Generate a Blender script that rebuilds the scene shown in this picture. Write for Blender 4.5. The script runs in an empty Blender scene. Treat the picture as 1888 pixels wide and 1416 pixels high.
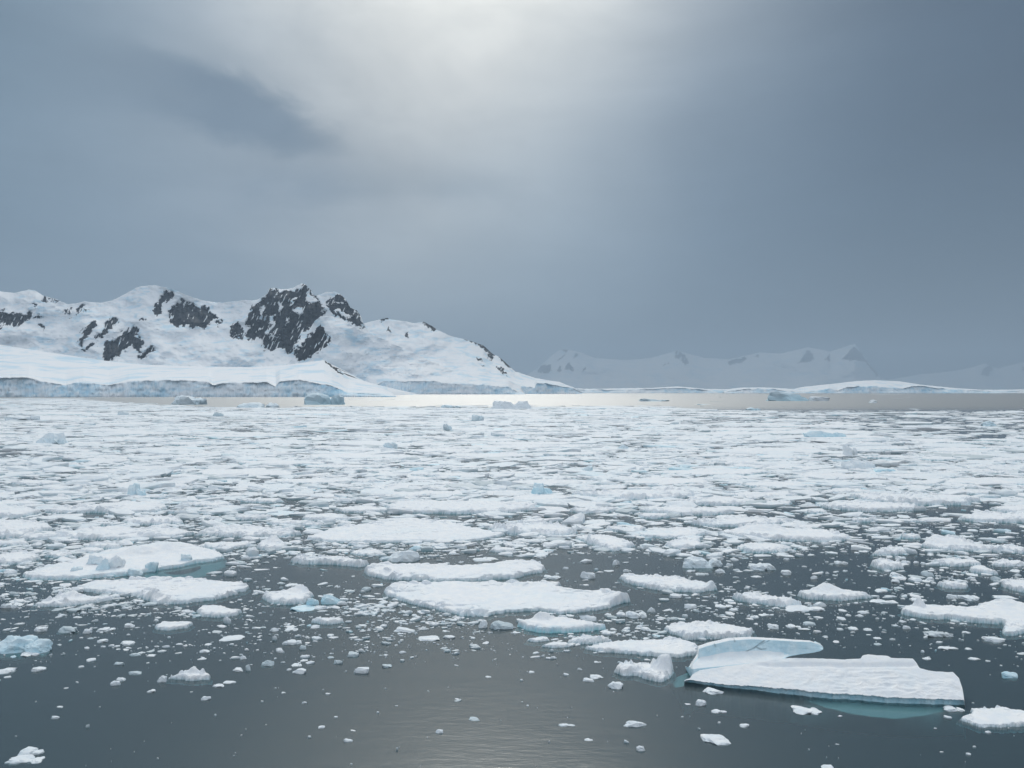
import bpy, math, random
import numpy as np

# ------------------------------------------------------------------ camera
scene = bpy.context.scene
H = 12.0            # eye height above the water, metres
F = 1482.0          # focal length in photograph pixels (1888 wide)
CX, HV = 944.0, 722.0   # column of the optical axis, row of the horizon
cam_d = bpy.data.cameras.new("camera")
cam = bpy.data.objects.new("camera", cam_d)
scene.collection.objects.link(cam)
cam.location = (0, 0, H)
cam.rotation_euler = (math.radians(90), 0, 0)
cam_d.sensor_width = 36
cam_d.lens = 36 * F / 1888
cam_d.shift_y = (HV - 708) / 1888
cam_d.clip_start = 0.5
cam_d.clip_end = 120000
scene.camera = cam

# ------------------------------------------------------------------ exposure / render
vs = scene.view_settings
vs.view_transform = 'Standard'
try: vs.look = 'None'
except Exception: pass
vs.exposure = 0.15
vs.gamma = 1.0
vs.use_curve_mapping = False
cy = scene.cycles
cy.max_bounces = 6
cy.diffuse_bounces = 3
cy.glossy_bounces = 3
cy.transparent_max_bounces = 8
cy.volume_bounces = 1
cy.caustics_reflective = False
cy.caustics_refractive = False
cy.sample_clamp_indirect = 4.0

SUN_EL, SUN_AZ = 39.5, -1.5     # degrees; azimuth measured from +Y towards +X

# ------------------------------------------------------------------ world (overcast sky)
world = bpy.data.worlds.new("World")
scene.world = world
world.use_nodes = True
wt = world.node_tree
wt.nodes.clear()

class G:
    """tiny expression helper for node graphs"""
    def __init__(self, tree): self.t = tree
    def n(self, kind, **kw):
        o = self.t.nodes.new(kind)
        for k, v in kw.items(): setattr(o, k, v)
        return o
    def put(self, sock, v):
        if isinstance(v, (int, float)): sock.default_value = v
        elif isinstance(v, (tuple, list)): sock.default_value = v
        else: self.t.links.new(v, sock)
    def m(self, op, a, b=0.0, c=None, clamp=False):
        o = self.n('ShaderNodeMath', operation=op, use_clamp=clamp)
        self.put(o.inputs[0], a); self.put(o.inputs[1], b)
        if c is not None: self.put(o.inputs[2], c)
        return o.outputs[0]
    def add(self, a, b): return self.m('ADD', a, b)
    def sub(self, a, b): return self.m('SUBTRACT', a, b)
    def mul(self, a, b): return self.m('MULTIPLY', a, b)
    def ss(self, x, lo, hi, a=0.0, b=1.0):
        o = self.n('ShaderNodeMapRange', interpolation_type='SMOOTHSTEP')
        self.put(o.inputs[0], x); self.put(o.inputs[1], lo); self.put(o.inputs[2], hi)
        self.put(o.inputs[3], a); self.put(o.inputs[4], b)
        return o.outputs[0]
    def lin(self, x, lo, hi, a=0.0, b=1.0):
        o = self.n('ShaderNodeMapRange')
        self.put(o.inputs[0], x); self.put(o.inputs[1], lo); self.put(o.inputs[2], hi)
        self.put(o.inputs[3], a); self.put(o.inputs[4], b)
        return o.outputs[0]
    def gauss(self, x, y, cx, cy_, sx, sy):
        a = self.m('DIVIDE', self.sub(x, cx), sx); b = self.m('DIVIDE', self.sub(y, cy_), sy)
        d = self.add(self.mul(a, a), self.mul(b, b))
        return self.m('EXPONENT', self.mul(d, -1.0))
    def mix(self, f, a, b, mode='MIX'):
        o = self.n('ShaderNodeMix', data_type='RGBA', blend_type=mode)
        self.put(o.inputs[0], f); self.put(o.inputs[6], a); self.put(o.inputs[7], b)
        return o.outputs[2]
    def noise(self, vec, scale, detail=4.0, rough=0.5, dist=0.0, out=0):
        o = self.n('ShaderNodeTexNoise')
        if vec is not None: self.put(o.inputs['Vector'], vec)
        o.inputs['Scale'].default_value = scale; o.inputs['Detail'].default_value = detail
        o.inputs['Roughness'].default_value = rough; o.inputs['Distortion'].default_value = dist
        return o.outputs[out]
    def mapping(self, vec, scale=(1, 1, 1), rot=(0, 0, 0), loc=(0, 0, 0)):
        o = self.n('ShaderNodeMapping'); self.put(o.inputs[0], vec)
        o.inputs['Location'].default_value = loc; o.inputs['Rotation'].default_value = rot; o.inputs['Scale'].default_value = scale
        return o.outputs[0]
    def xyz(self, x, y, z):
        o = self.n('ShaderNodeCombineXYZ'); self.put(o.inputs[0], x); self.put(o.inputs[1], y); self.put(o.inputs[2], z)
        return o.outputs[0]

def build_world():
    g = G(wt)
    tc = g.n('ShaderNodeTexCoord')
    sep = g.n('ShaderNodeSeparateXYZ'); g.put(sep.inputs[0], tc.outputs['Generated'])
    x, y, z = sep.outputs
    az = g.m('ARCTAN2', x, y)                       # 0 = straight ahead, + = right
    el = g.m('ARCSINE', z)
    # cloud turbulence on a flat cloud deck seen in perspective, plus free ragged wisps
    den = g.add(g.m('MAXIMUM', z, 0.0), 0.16)
    deck = g.xyz(g.m('DIVIDE', x, den), g.m('DIVIDE', y, den), 0.0)
    dk = g.mapping(deck, scale=(0.9, 0.55, 1), rot=(0, 0, 0.5), loc=(2.3, 0.7, 0))
    n1 = g.noise(dk, 0.85, 6.0, 0.56, 0.7)
    n2 = g.noise(g.mapping(deck, scale=(0.8, 0.5, 1), rot=(0, 0, -0.35), loc=(5.1, 3.7, 0)), 1.9, 6.0, 0.6, 0.5)
    flat = g.xyz(az, g.mul(el, 1.9), 0.0)
    n3 = g.noise(g.mapping(flat, loc=(1.7, 0.4, 0)), 4.2, 7.0, 0.58, 0.5)
    n4 = g.noise(g.mapping(flat, loc=(8.7, 2.4, 0), rot=(0, 0, 0.5), scale=(1, 2.2, 1)), 2.6, 6.0, 0.55, 0.8)
    n1c = g.sub(n1, 0.5); n2c = g.sub(n2, 0.5); n3c = g.sub(n3, 0.5); n4c = g.sub(n4, 0.5)
    azw = g.add(az, g.add(g.mul(n1c, 0.12), g.mul(n3c, 0.10))); elw = g.add(el, g.add(g.mul(n2c, 0.07), g.mul(n3c, 0.05)))
    # run of grey along the horizon: blue grey left, pale middle, slate right
    ramp = g.n('ShaderNodeValToRGB')
    g.put(ramp.inputs[0], g.lin(azw, -0.62, 0.62))
    e = ramp.color_ramp
    e.elements[0].position = 0.0; e.elements[0].color = (0.135, 0.21, 0.285, 1)
    e.elements[1].position = 1.0; e.elements[1].color = (0.028, 0.056, 0.098, 1)
    for p, c in ((0.22, (0.185, 0.262, 0.345, 1)), (0.40, (0.325, 0.395, 0.455, 1)), (0.53, (0.290, 0.370, 0.445, 1)), (0.70, (0.130, 0.196, 0.275, 1)), (0.86, (0.048, 0.088, 0.143, 1))):
        k = e.elements.new(p); k.color = c
    col = ramp.outputs[0]
    # glow of the hidden sun, spilling down and to the left through thinner cloud
    glow = g.gauss(azw, elw, -0.06, 0.90, 0.26, 0.25)
    spill = g.gauss(g.add(azw, g.mul(g.sub(0.45, elw), 0.42)), elw, -0.075, 0.45, 0.25, 0.27)
    glow2 = g.gauss(az, el, -0.03, 0.70, 0.40, 0.34)
    col = g.mix(g.mul(glow2, 0.5), col, (0.58, 0.60, 0.60, 1))
    col = g.mix(g.mul(spill, g.add(0.60, g.mul(n4c, 0.5))), col, (0.69, 0.685, 0.65, 1))
    col = g.mix(g.mul(glow, 0.95), col, (9.9, 9.6, 8.5, 1))
    # dark lens of cloud on the left with a ragged nose pointing right, and two fainter shreds below it
    azn = g.add(az, g.add(g.mul(n3c, 0.17), g.mul(n4c, 0.08))); eln = g.add(el, g.add(g.mul(n3c, 0.085), g.mul(n4c, -0.05)))
    ex = g.m('DIVIDE', g.add(azn, 0.375), 0.15); ey = g.m('DIVIDE', g.add(g.sub(eln, 0.322), g.mul(g.add(azn, 0.36), 0.13)), 0.047)
    dd = g.add(g.mul(ex, ex), g.mul(ey, ey))
    lens = g.mul(g.ss(dd, 0.35, 1.45, 1.0, 0.0), g.ss(azn, -0.50, -0.36, 0.35, 1.0))
    col = g.mix(g.mul(lens, 0.82), col, (0.132, 0.195, 0.270, 1))
    wisp = g.mul(g.gauss(azn, eln, -0.275, 0.243, 0.085, 0.032), g.ss(n3, .30, .6, .35, .75))
    col = g.mix(wisp, col, (0.165, 0.235, 0.320, 1))
    wisp2 = g.mul(g.gauss(azn, eln, -0.085, 0.243, 0.075, 0.026), g.ss(n3, .30, .6, .2, .5))
    col = g.mix(wisp2, col, (0.22, 0.29, 0.36, 1))
    # deep slate murk at lower right
    murk = g.mul(g.ss(azw, 0.05, 0.50), g.ss(elw, 0.02, 0.30, 1.0, 0.45))
    col = g.mix(g.mul(murk, 0.50), col, (0.064, 0.098, 0.135, 1))
    # unevenness of the deck, stronger higher up
    amp = g.ss(el, 0.02, 0.22, 0.25, 1.0)
    var = g.add(1.0, g.mul(amp, g.add(g.mul(n1c, 0.50), g.add(g.mul(n2c, 0.30), g.mul(n4c, 0.34)))))
    col = g.mix(1.0, col, g.xyz(var, var, var), 'MULTIPLY')
    # the rest of the dome (overhead and behind): plain bright overcast
    rest = g.m('MAXIMUM', g.ss(el, 0.80, 1.25), g.ss(g.m('ABSOLUTE', az), 0.9, 1.7))
    col = g.mix(rest, col, g.mix(g.ss(el, 0.6, 1.3), (0.56, 0.62, 0.69, 1), (0.82, 0.86, 0.91, 1)))
    sky = g.n('ShaderNodeTexSky', sky_type='NISHITA')
    sky.sun_disc = False
    sky.sun_elevation = math.radians(SUN_EL); sky.sun_rotation = math.radians(SUN_AZ)
    clear = g.mix(1.0, sky.outputs[0], (0.1, 0.1, 0.1, 1), 'MULTIPLY')
    col = g.mix(0.96, clear, col)
    bg = g.n('ShaderNodeBackground'); g.put(bg.inputs[0], col); bg.inputs[1].default_value = 1.0
    out = g.n('ShaderNodeOutputWorld'); wt.links.new(bg.outputs[0], out.inputs[0])
build_world()

# ------------------------------------------------------------------ sun (behind thick cloud)
sd = bpy.data.lights.new("sun", 'SUN')
sd.energy = 0.85; sd.angle = math.radians(16); sd.color = (1.0, 0.97, 0.91)
so = bpy.data.objects.new("sun", sd); scene.collection.objects.link(so)
so.rotation_euler = (math.radians(90 - SUN_EL) * -1, 0, -math.radians(SUN_AZ))
so.location = (0, 200, 300)

# ================================================================== numpy helpers
def h2(ix, iy, seed):
    a = (ix.astype(np.int64) * 374761393 + iy.astype(np.int64) * 668265263 + int(seed) * 974711) & 0xffffffff
    a = ((a ^ (a >> 13)) * 1274126177) & 0xffffffff
    a = ((a ^ (a >> 16)) * 2246822519) & 0xffffffff
    a = a ^ (a >> 15)
    return (a & 0xffffff) / float(0x1000000)

def vnoise(x, y, seed=0):
    x = np.asarray(x, float); y = np.asarray(y, float)
    ix = np.floor(x); iy = np.floor(y); fx = x - ix; fy = y - iy
    fx = fx * fx * fx * (fx * (fx * 6 - 15) + 10); fy = fy * fy * fy * (fy * (fy * 6 - 15) + 10)
    a = h2(ix, iy, seed); b = h2(ix + 1, iy, seed); c = h2(ix, iy + 1, seed); d = h2(ix + 1, iy + 1, seed)
    return (a * (1 - fx) + b * fx) * (1 - fy) * 2 + (c * (1 - fx) + d * fx) * fy * 2 - 1

def fbm(x, y, octv=4, seed=0, gain=0.5):
    s = 0; a = 1.0; t = 0
    for i in range(octv):
        s = s + a * vnoise(x * 2**i + 17.3 * i, y * 2**i - 9.1 * i, seed + i); t += a; a *= gain
    return s / t

def ridged(x, y, octv=4, seed=0):
    s = 0; a = 1.0; t = 0
    for i in range(octv):
        s = s + a * (1 - np.abs(vnoise(x * 2**i + 7.7 * i, y * 2**i + 3.3 * i, seed + i)) * 2); t += a; a *= .55
    return s / t

def voro(x, y, seed=0):
    """nearest jittered cell: distance, cell random, offset"""
    ix = np.floor(x); iy = np.floor(y)
    best = np.full(x.shape, 9.0); rnd = np.zeros(x.shape); ox = np.zeros(x.shape); oy = np.zeros(x.shape)
    for dx in (-1, 0, 1):
        for dy in (-1, 0, 1):
            jx = ix + dx; jy = iy + dy
            cx = jx + h2(jx, jy, seed); cy_ = jy + h2(jx, jy, seed + 11)
            d = (x - cx)**2 + (y - cy_)**2
            k = d < best
            best = np.where(k, d, best); rnd = np.where(k, h2(jx, jy, seed + 23), rnd)
            ox = np.where(k, x - cx, ox); oy = np.where(k, y - cy_, oy)
    return np.sqrt(best), rnd, ox, oy

def sat(x): return np.clip(x, 0, 1)
def sstep(x, a, b):
    t = sat((x - a) / (b - a)); return t * t * (3 - 2 * t)

def inside(px, py, poly):
    r = np.zeros(px.shape, bool); n = len(poly)
    for i in range(n):
        x1, y1 = poly[i]; x2, y2 = poly[(i + 1) % n]
        if y1 == y2: continue
        c = ((y1 > py) != (y2 > py)) & (px < (x2 - x1) * (py - y1) / (y2 - y1) + x1)
        r ^= c
    return r

def sdist(px, py, poly):
    d = np.full(px.shape, 1e9); n = len(poly)
    for i in range(n):
        x1, y1 = poly[i]; x2, y2 = poly[(i + 1) % n]
        ex, ey = x2 - x1, y2 - y1; L = ex * ex + ey * ey + 1e-12
        t = sat(((px - x1) * ex + (py - y1) * ey) / L)
        d = np.minimum(d, (px - x1 - t * ex)**2 + (py - y1 - t * ey)**2)
    d = np.sqrt(d)
    return np.where(inside(px, py, poly), d, -d)

def wp(u, v, z=0.0):
    """the world point at height z that the photograph shows at (u, v)"""
    Y = (H - z) * F / (v - HV)
    return (u - CX) * Y / F, Y

def mesh_np(name, V, faces, mat, smooth=True, parent=None, **attrs):
    me = bpy.data.meshes.new(name)
    V = np.asarray(V, np.float32); faces = np.asarray(faces, np.int32)
    k = faces.shape[1]
    me.vertices.add(len(V)); me.vertices.foreach_set('co', V.ravel())
    me.loops.add(faces.size); me.loops.foreach_set('vertex_index', faces.ravel())
    me.polygons.add(len(faces))
    me.polygons.foreach_set('loop_start', np.arange(0, faces.size, k, dtype=np.int32))
    me.polygons.foreach_set('use_smooth', np.full(len(faces), bool(smooth)))
    for a, val in attrs.items():
        at = me.attributes.new(a, 'FLOAT', 'POINT'); at.data.foreach_set('value', np.asarray(val, np.float32).ravel())
    me.update(calc_edges=True); me.validate()
    me.materials.append(mat)
    o = bpy.data.objects.new(name, me); scene.collection.objects.link(o)
    if parent is not None: o.parent = parent
    return o

def grid_faces(nr, nc):
    i = np.arange(nr - 1)[:, None] * nc + np.arange(nc - 1)[None, :]
    return np.stack([i, i + 1, i + nc + 1, i + nc], -1).reshape(-1, 4)

def tag(o, label=None, cat=None, group=None, kind=None):
    if label: o['label'] = label
    if cat: o['category'] = cat
    if group: o['group'] = group
    if kind: o['kind'] = kind
    return o

def empty(name, loc):
    o = bpy.data.objects.new(name, None); scene.collection.objects.link(o); o.location = loc
    return o

# ================================================================== materials
def new_mat(name):
    m = bpy.data.materials.new(name); m.use_nodes = True; m.node_tree.nodes.clear()
    return m, G(m.node_tree)

def attr(g, name):
    a = g.n('ShaderNodeAttribute'); a.attribute_name = name; return a.outputs['Fac']

def ice_material():
    m, g = new_mat('snow_ice')
    tc = g.n('ShaderNodeTexCoord').outputs['Object']
    ice, grey, sub = attr(g, 'ice'), attr(g, 'grey'), attr(g, 'under')
    n = g.noise(tc, 2.3, 5.0, 0.6); nf = g.noise(tc, 11.0, 4.0, 0.6)
    c = g.mix(g.ss(n, 0.35, 0.7), (0.80, 0.835, 0.87, 1), (0.88, 0.885, 0.885, 1))
    c = g.mix(g.mul(g.ss(nf, 0.55, 0.75), 0.25), c, (0.72, 0.79, 0.84, 1))
    c = g.mix(ice, c, g.mix(g.ss(n, 0.3, 0.7), (0.42, 0.69, 0.80, 1), (0.60, 0.80, 0.88, 1)))
    c = g.mix(grey, c, (0.45, 0.53, 0.56, 1))
    c = g.mix(sub, c, g.mix(ice, (0.12, 0.27, 0.33, 1), (0.36, 0.92, 0.97, 1)))
    b = g.n('ShaderNodeBsdfPrincipled'); g.put(b.inputs['Base Color'], c)
    g.put(b.inputs['Roughness'], g.lin(ice, 0, 1, 0.72, 0.35))
    b.inputs['IOR'].default_value = 1.31
    b.inputs['Specular IOR Level'].default_value = 0.35
    bp = g.n('ShaderNodeBump'); bp.inputs['Strength'].default_value = 0.55; bp.inputs['Distance'].default_value = 0.05
    g.put(bp.inputs['Height'], g.add(n, g.mul(nf, 0.5)))
    g.t.links.new(bp.outputs[0], b.inputs['Normal'])
    o = g.n('ShaderNodeOutputMaterial'); g.t.links.new(b.outputs[0], o.inputs[0])
    return m
ICE = ice_material()

def mountain_material(name, scale):
    m, g = new_mat(name)
    tc = g.n('ShaderNodeTexCoord').outputs['Object']
    rock, ice = attr(g, 'rock'), attr(g, 'ice')
    n = g.noise(tc, 0.02 * scale, 6.0, 0.62)
    nf = g.noise(g.mapping(tc, scale=(1, 1, 0.35)), 0.10 * scale, 4.0, 0.65)
    streak = g.noise(g.mapping(tc, scale=(1, 0.6, 2.6)), 0.012 * scale, 5.0, 0.6, 0.5)
    snow = g.mix(g.ss(streak, 0.47, 0.68), (0.84, 0.86, 0.88, 1), (0.58, 0.74, 0.84, 1))
    blue = g.mix(g.ss(g.add(g.mul(n, .6), g.mul(nf, .4)), 0.40, 0.60), (0.40, 0.66, 0.82, 1), (0.82, 0.90, 0.94, 1))
    c = g.mix(ice, snow, blue)
    rk = g.mix(g.ss(nf, 0.35, 0.7), (0.004, 0.006, 0.010, 1), (0.017, 0.021, 0.030, 1))
    f = g.ss(g.add(rock, g.mul(g.sub(nf, 0.5), 0.7)), 0.42, 0.56)
    c = g.mix(f, c, rk)
    b = g.n('ShaderNodeBsdfPrincipled'); g.put(b.inputs['Base Color'], c); b.inputs['Roughness'].default_value = 0.8
    b.inputs['Specular IOR Level'].default_value = 0.2
    bp = g.n('ShaderNodeBump'); bp.inputs['Strength'].default_value = 0.7; bp.inputs['Distance'].default_value = 6.0 / scale
    g.put(bp.inputs['Height'], g.add(g.mul(n, 0.16), g.mul(nf, g.lin(rock, 0, 1, 0.03, 1.3))))
    g.t.links.new(bp.outputs[0], b.inputs['Normal'])
    o = g.n('ShaderNodeOutputMaterial'); g.t.links.new(b.outputs[0], o.inputs[0])
    return m
MTN = mountain_material('mountain_snow_rock', 1.0)
MTN_FAR = mountain_material('far_mountain_snow_rock', 0.12)

def water_material():
    m, g = new_mat('sea_water')
    geo = g.n('ShaderNodeNewGeometry').outputs['Position']
    sep = g.n('ShaderNodeSeparateXYZ'); g.put(sep.inputs[0], geo)
    # calm inside the pack ice, ruffled by wind in the open water beyond it
    far = g.ss(g.add(sep.outputs[1], g.mul(sep.outputs[0], 0.05)), 400, 720)
    patch = g.noise(g.mapping(geo, scale=(0.035, 0.06, 1)), 1.0, 3.0, 0.5)
    ruffle = g.ss(patch, 0.45, 0.7)
    w1 = g.noise(g.mapping(geo, scale=(1.1, 3.2, 1), rot=(0, 0, 0.15)), 1.0, 3.0, 0.55)
    w3 = g.noise(g.mapping(geo, scale=(3.5, 8.0, 1), rot=(0, 0, 0.1)), 1.0, 2.0, 0.5)
    w2 = g.noise(g.mapping(geo, scale=(0.25, 0.5, 1), rot=(0, 0, -0.2)), 1.0, 2.0, 0.5)
    hgt = g.mul(g.add(g.mul(w1, g.add(0.014, g.mul(ruffle, 0.030))), g.add(g.mul(w3, g.add(0.003, g.mul(ruffle, 0.012))), g.mul(w2, 0.04))), g.lin(far, 0, 1, 1.0, 0.35))
    bp = g.n('ShaderNodeBump'); bp.inputs['Strength'].default_value = 1.0; bp.inputs['Distance'].default_value = 0.35
    g.put(bp.inputs['Height'], hgt)
    gl = g.n('ShaderNodeBsdfGlossy'); g.put(gl.inputs['Roughness'], g.lin(far, 0, 1, 0.17, 0.39))
    g.t.links.new(bp.outputs[0], gl.inputs['Normal'])
    fr = g.n('ShaderNodeFresnel'); fr.inputs[0].default_value = 1.75
    g.t.links.new(bp.outputs[0], fr.inputs['Normal'])
    tr = g.n('ShaderNodeBsdfTransparent'); tr.inputs[0].default_value = (0.90, 0.96, 0.97, 1)
    df = g.n('ShaderNodeBsdfDiffuse'); df.inputs[0].default_value = (0.31, 0.49, 0.56, 1)
    mx = g.n('ShaderNodeMixShader'); mx.inputs[0].default_value = 0.14
    g.t.links.new(tr.outputs[0], mx.inputs[1]); g.t.links.new(df.outputs[0], mx.inputs[2])
    m2 = g.n('ShaderNodeMixShader'); g.put(m2.inputs[0], g.mul(fr.outputs[0], g.lin(far, 0, 1, 1.0, 0.66)))
    g.t.links.new(mx.outputs[0], m2.inputs[1]); g.t.links.new(gl.outputs[0], m2.inputs[2])
    va = g.n('ShaderNodeVolumeAbsorption'); va.inputs['Color'].default_value = (0.28, 0.76, 0.82, 1); va.inputs['Density'].default_value = 0.15
    o = g.n('ShaderNodeOutputMaterial'); g.t.links.new(m2.outputs[0], o.inputs[0]); g.t.links.new(va.outputs[0], o.inputs['Volume'])
    return m

def plain(name, col, rough=0.9):
    m, g = new_mat(name)
    b = g.n('ShaderNodeBsdfPrincipled'); b.inputs['Base Color'].default_value = (*col, 1); b.inputs['Roughness'].default_value = rough
    o = g.n('ShaderNodeOutputMaterial'); g.t.links.new(b.outputs[0], o.inputs[0])
    return m

# ================================================================== sea
def box(name, x0, x1, y0, y1, z0, z1, mat):
    V = [(x0, y0, z0), (x1, y0, z0), (x1, y1, z0), (x0, y1, z0), (x0, y0, z1), (x1, y0, z1), (x1, y1, z1), (x0, y1, z1)]
    Fq = [(3, 2, 1, 0), (4, 5, 6, 7), (0, 1, 5, 4), (1, 2, 6, 5), (2, 3, 7, 6), (3, 0, 4, 7)]
    return mesh_np(name, V, Fq, mat, smooth=False)
tag(box('water', -43500, 43500, -800, 57500, -8.3, 0.0, water_material()), kind='structure')
V = [(-43400, -700, -8.0), (43400, -700, -8.0), (43400, 57400, -8.0), (-43400, 57400, -8.0)]
tag(mesh_np('sea_floor', V, [(0, 1, 2, 3)], plain('sea_floor_dark', (0.015, 0.035, 0.045)), smooth=False), kind='structure')  # dark sheet closing the water below; gives the depths their base tone

# ================================================================== mountains and glaciers
def Z(k, pts):
    s, ox, oy = {1: (3.776, 0, 500), 2: (4.72, 400, 500), 3: (3.776, 700, 560), 4: (2.558, 1150, 600)}[k]
    return [(a / s + ox, b / s + oy) for a, b in pts]

def raster_rock(u, v, polys, holes=(), amp=3.0, seed=5):
    """share of rock at bearings u, v: ragged edges come from warping"""
    wu = u + fbm(u / 9, v / 9, 4, seed) * amp * 1.6; wv = v + fbm(u / 7, v / 7, 4, seed + 40) * amp * 1.4
    _, c1, _, _ = voro(u / 5.5 + v / 14, v / 6.5, seed + 70); _, c2, _, _ = voro(u / 2.6 + 40, v / 3.2, seed + 71)
    wu = wu + (c1 - .5) * amp * 1.0 + (c2 - .5) * amp * .8; wv = wv + (c1 * 7 % 1 - .5) * amp * 2.0
    r = np.zeros(u.shape)
    for p in polys:
        pa = np.array(p); k = (wu > pa[:, 0].min() - 1) & (wu < pa[:, 0].max() + 1) & (wv > pa[:, 1].min() - 1) & (wv < pa[:, 1].max() + 1)
        idx = np.nonzero(k)
        if len(idx[0]) == 0: continue
        r[idx] = np.maximum(r[idx], inside(wu[idx], wv[idx], p))
    for p in holes:
        r[inside(wu, wv, p)] = 0
    gul = fbm(u / 3.4 + v / 8, v / 13, 4, seed + 80) + .35 * fbm(u / 22, v / 22, 2, seed + 85)
    r = r * (gul > -.50) * np.where(gul > -.36, 1, .6)
    return r

def terrain(name, top, D0, D1, vb, cliff=None, nc=500, nr=120, polys=(), holes=(), relief=60.0, rough=1.0, snowy=0.0,
            mat=MTN, rock_amp=3.0, ease=0.85, seed=1, cl_rough=0.004, speck=0.0, wl=85.0):
    tu = np.array(top, float); u = np.linspace(tu[0, 0], tu[-1, 0], nc)
    vts = np.interp(u, tu[:, 0], tu[:, 1]); vt = vts + rough * (fbm(u / 7, u * 0 + seed, 4, seed) * 1.1)
    vbv = np.interp(u, *np.array(vb, float).T) if isinstance(vb, (list, tuple)) else np.full(nc, float(vb))
    vt = np.minimum(vt, vbv - 0.3)
    if cliff is not None:
        ca = np.array(cliff, float); vcs = np.interp(u, ca[:, 0], ca[:, 1]); vc = vcs + fbm(u / 14, u * 0, 5, seed + 9, .65) * 1.9
        vts = np.minimum(vts, vbv - .3); vcs = np.clip(vcs, vts + .15, vbv - .1); vc = np.clip(vc, vt + 0.15, vbv - 0.1)
        nk = 16
    else: vts = np.minimum(vts, vbv - .3); vc = vbv.copy(); vcs = vc.copy(); nk = 1
    rows_v = []; rows_t = []; icer = []
    for i in range(nk):
        t = i / nk; rows_v.append(vbv + (vc - vbv) * t); rows_t.append(np.full(nc, -1 + t)); icer.append(np.ones(nc) if cliff is not None else np.zeros(nc))
    for j in range(nr):
        t = j / (nr - 1); rows_v.append(vcs + (vts - vcs) * t + (vt - vts) * t**8 + (vc - vcs) * (1 - t)**10); rows_t.append(np.full(nc, t)); icer.append(np.zeros(nc))
    Vv = np.array(rows_v); T = np.array(rows_t); ic = np.array(icer); U = np.tile(u, (len(Vv), 1))
    tt = np.clip(T, 0, 1)
    D = D0 + (D1 - D0) * tt**ease
    rock = raster_rock(U, Vv, polys, holes, rock_amp, seed + 3) if len(polys) else np.zeros(U.shape)
    soft = rock.copy()
    for _ in range(3):
        soft = (soft + np.roll(soft, 1, 0) + np.roll(soft, -1, 0) + np.roll(soft, 1, 1) + np.roll(soft, -1, 1)) / 5
    env = sstep(tt, 0.0, 0.25)
    D = D + relief * env * fbm(U / wl, Vv / (wl * .55), 5, seed + 7, .46) * (1 - 0.3 * tt)
    D = D + soft * env * relief * 0.35 * ridged(U / 16, Vv / 26, 4, seed + 21)
    if cliff is not None:
        ck = (T < 0)
        D = np.where(ck, D + D0 * cl_rough * (.6 * fbm(U / 40, Vv / 60, 2, seed + 29) + .35 * ridged(U / 13, Vv / 11, 4, seed + 30) + .22 * ridged(U / 4.5, Vv / 30, 3, seed + 31)) + D0 * cl_rough * 1.6 * T, D)
    Hgt = H + (HV - Vv) * D / F
    X = (U - CX) * D / F
    Hgt[0] = -6.0                      # foot goes under water
    # back of the ridge, so that it has thickness
    back = []
    for k in (1, 2, 3):
        Db = D[-1] + k * (D1 - D0) * 0.35
        zb = Hgt[-1] * (1 - (k / 3.0)**1.3) - 4 * (k == 3)
        back.append(((U[-1] - CX) * D[-1] / F, Db, zb))
    Xs = np.vstack([X] + [b[0][None] for b in back]); Ys = np.vstack([D] + [b[1][None] for b in back]); Zs = np.vstack([Hgt] + [b[2][None] for b in back])
    rk = np.vstack([rock] + [np.zeros((1, nc))] * 3)
    if speck: rk = np.maximum(rk, 0)
    icA = np.vstack([ic] + [np.zeros((1, nc))] * 3)
    icA = icA * (0.62 + 0.38 * np.vstack([fbm(U / 13, Vv / 8, 4, seed + 60), np.zeros((3, nc))]) * 1.6)
    ramp_ = sstep(fbm(U / 70, Vv / 60, 3, seed + 66), -.45, .05)
    icA = sat(icA) * np.vstack([.25 + .75 * ramp_, np.ones((3, nc))])
    V = np.stack([Xs, Ys, Zs], -1).reshape(-1, 3)
    c = V.mean(0); c[2] = 0
    o = mesh_np(name, V - c, grid_faces(len(Xs), nc), mat, True, rock=rk, ice=icA)
    o.location = c
    return tag(o, kind='structure')

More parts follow.
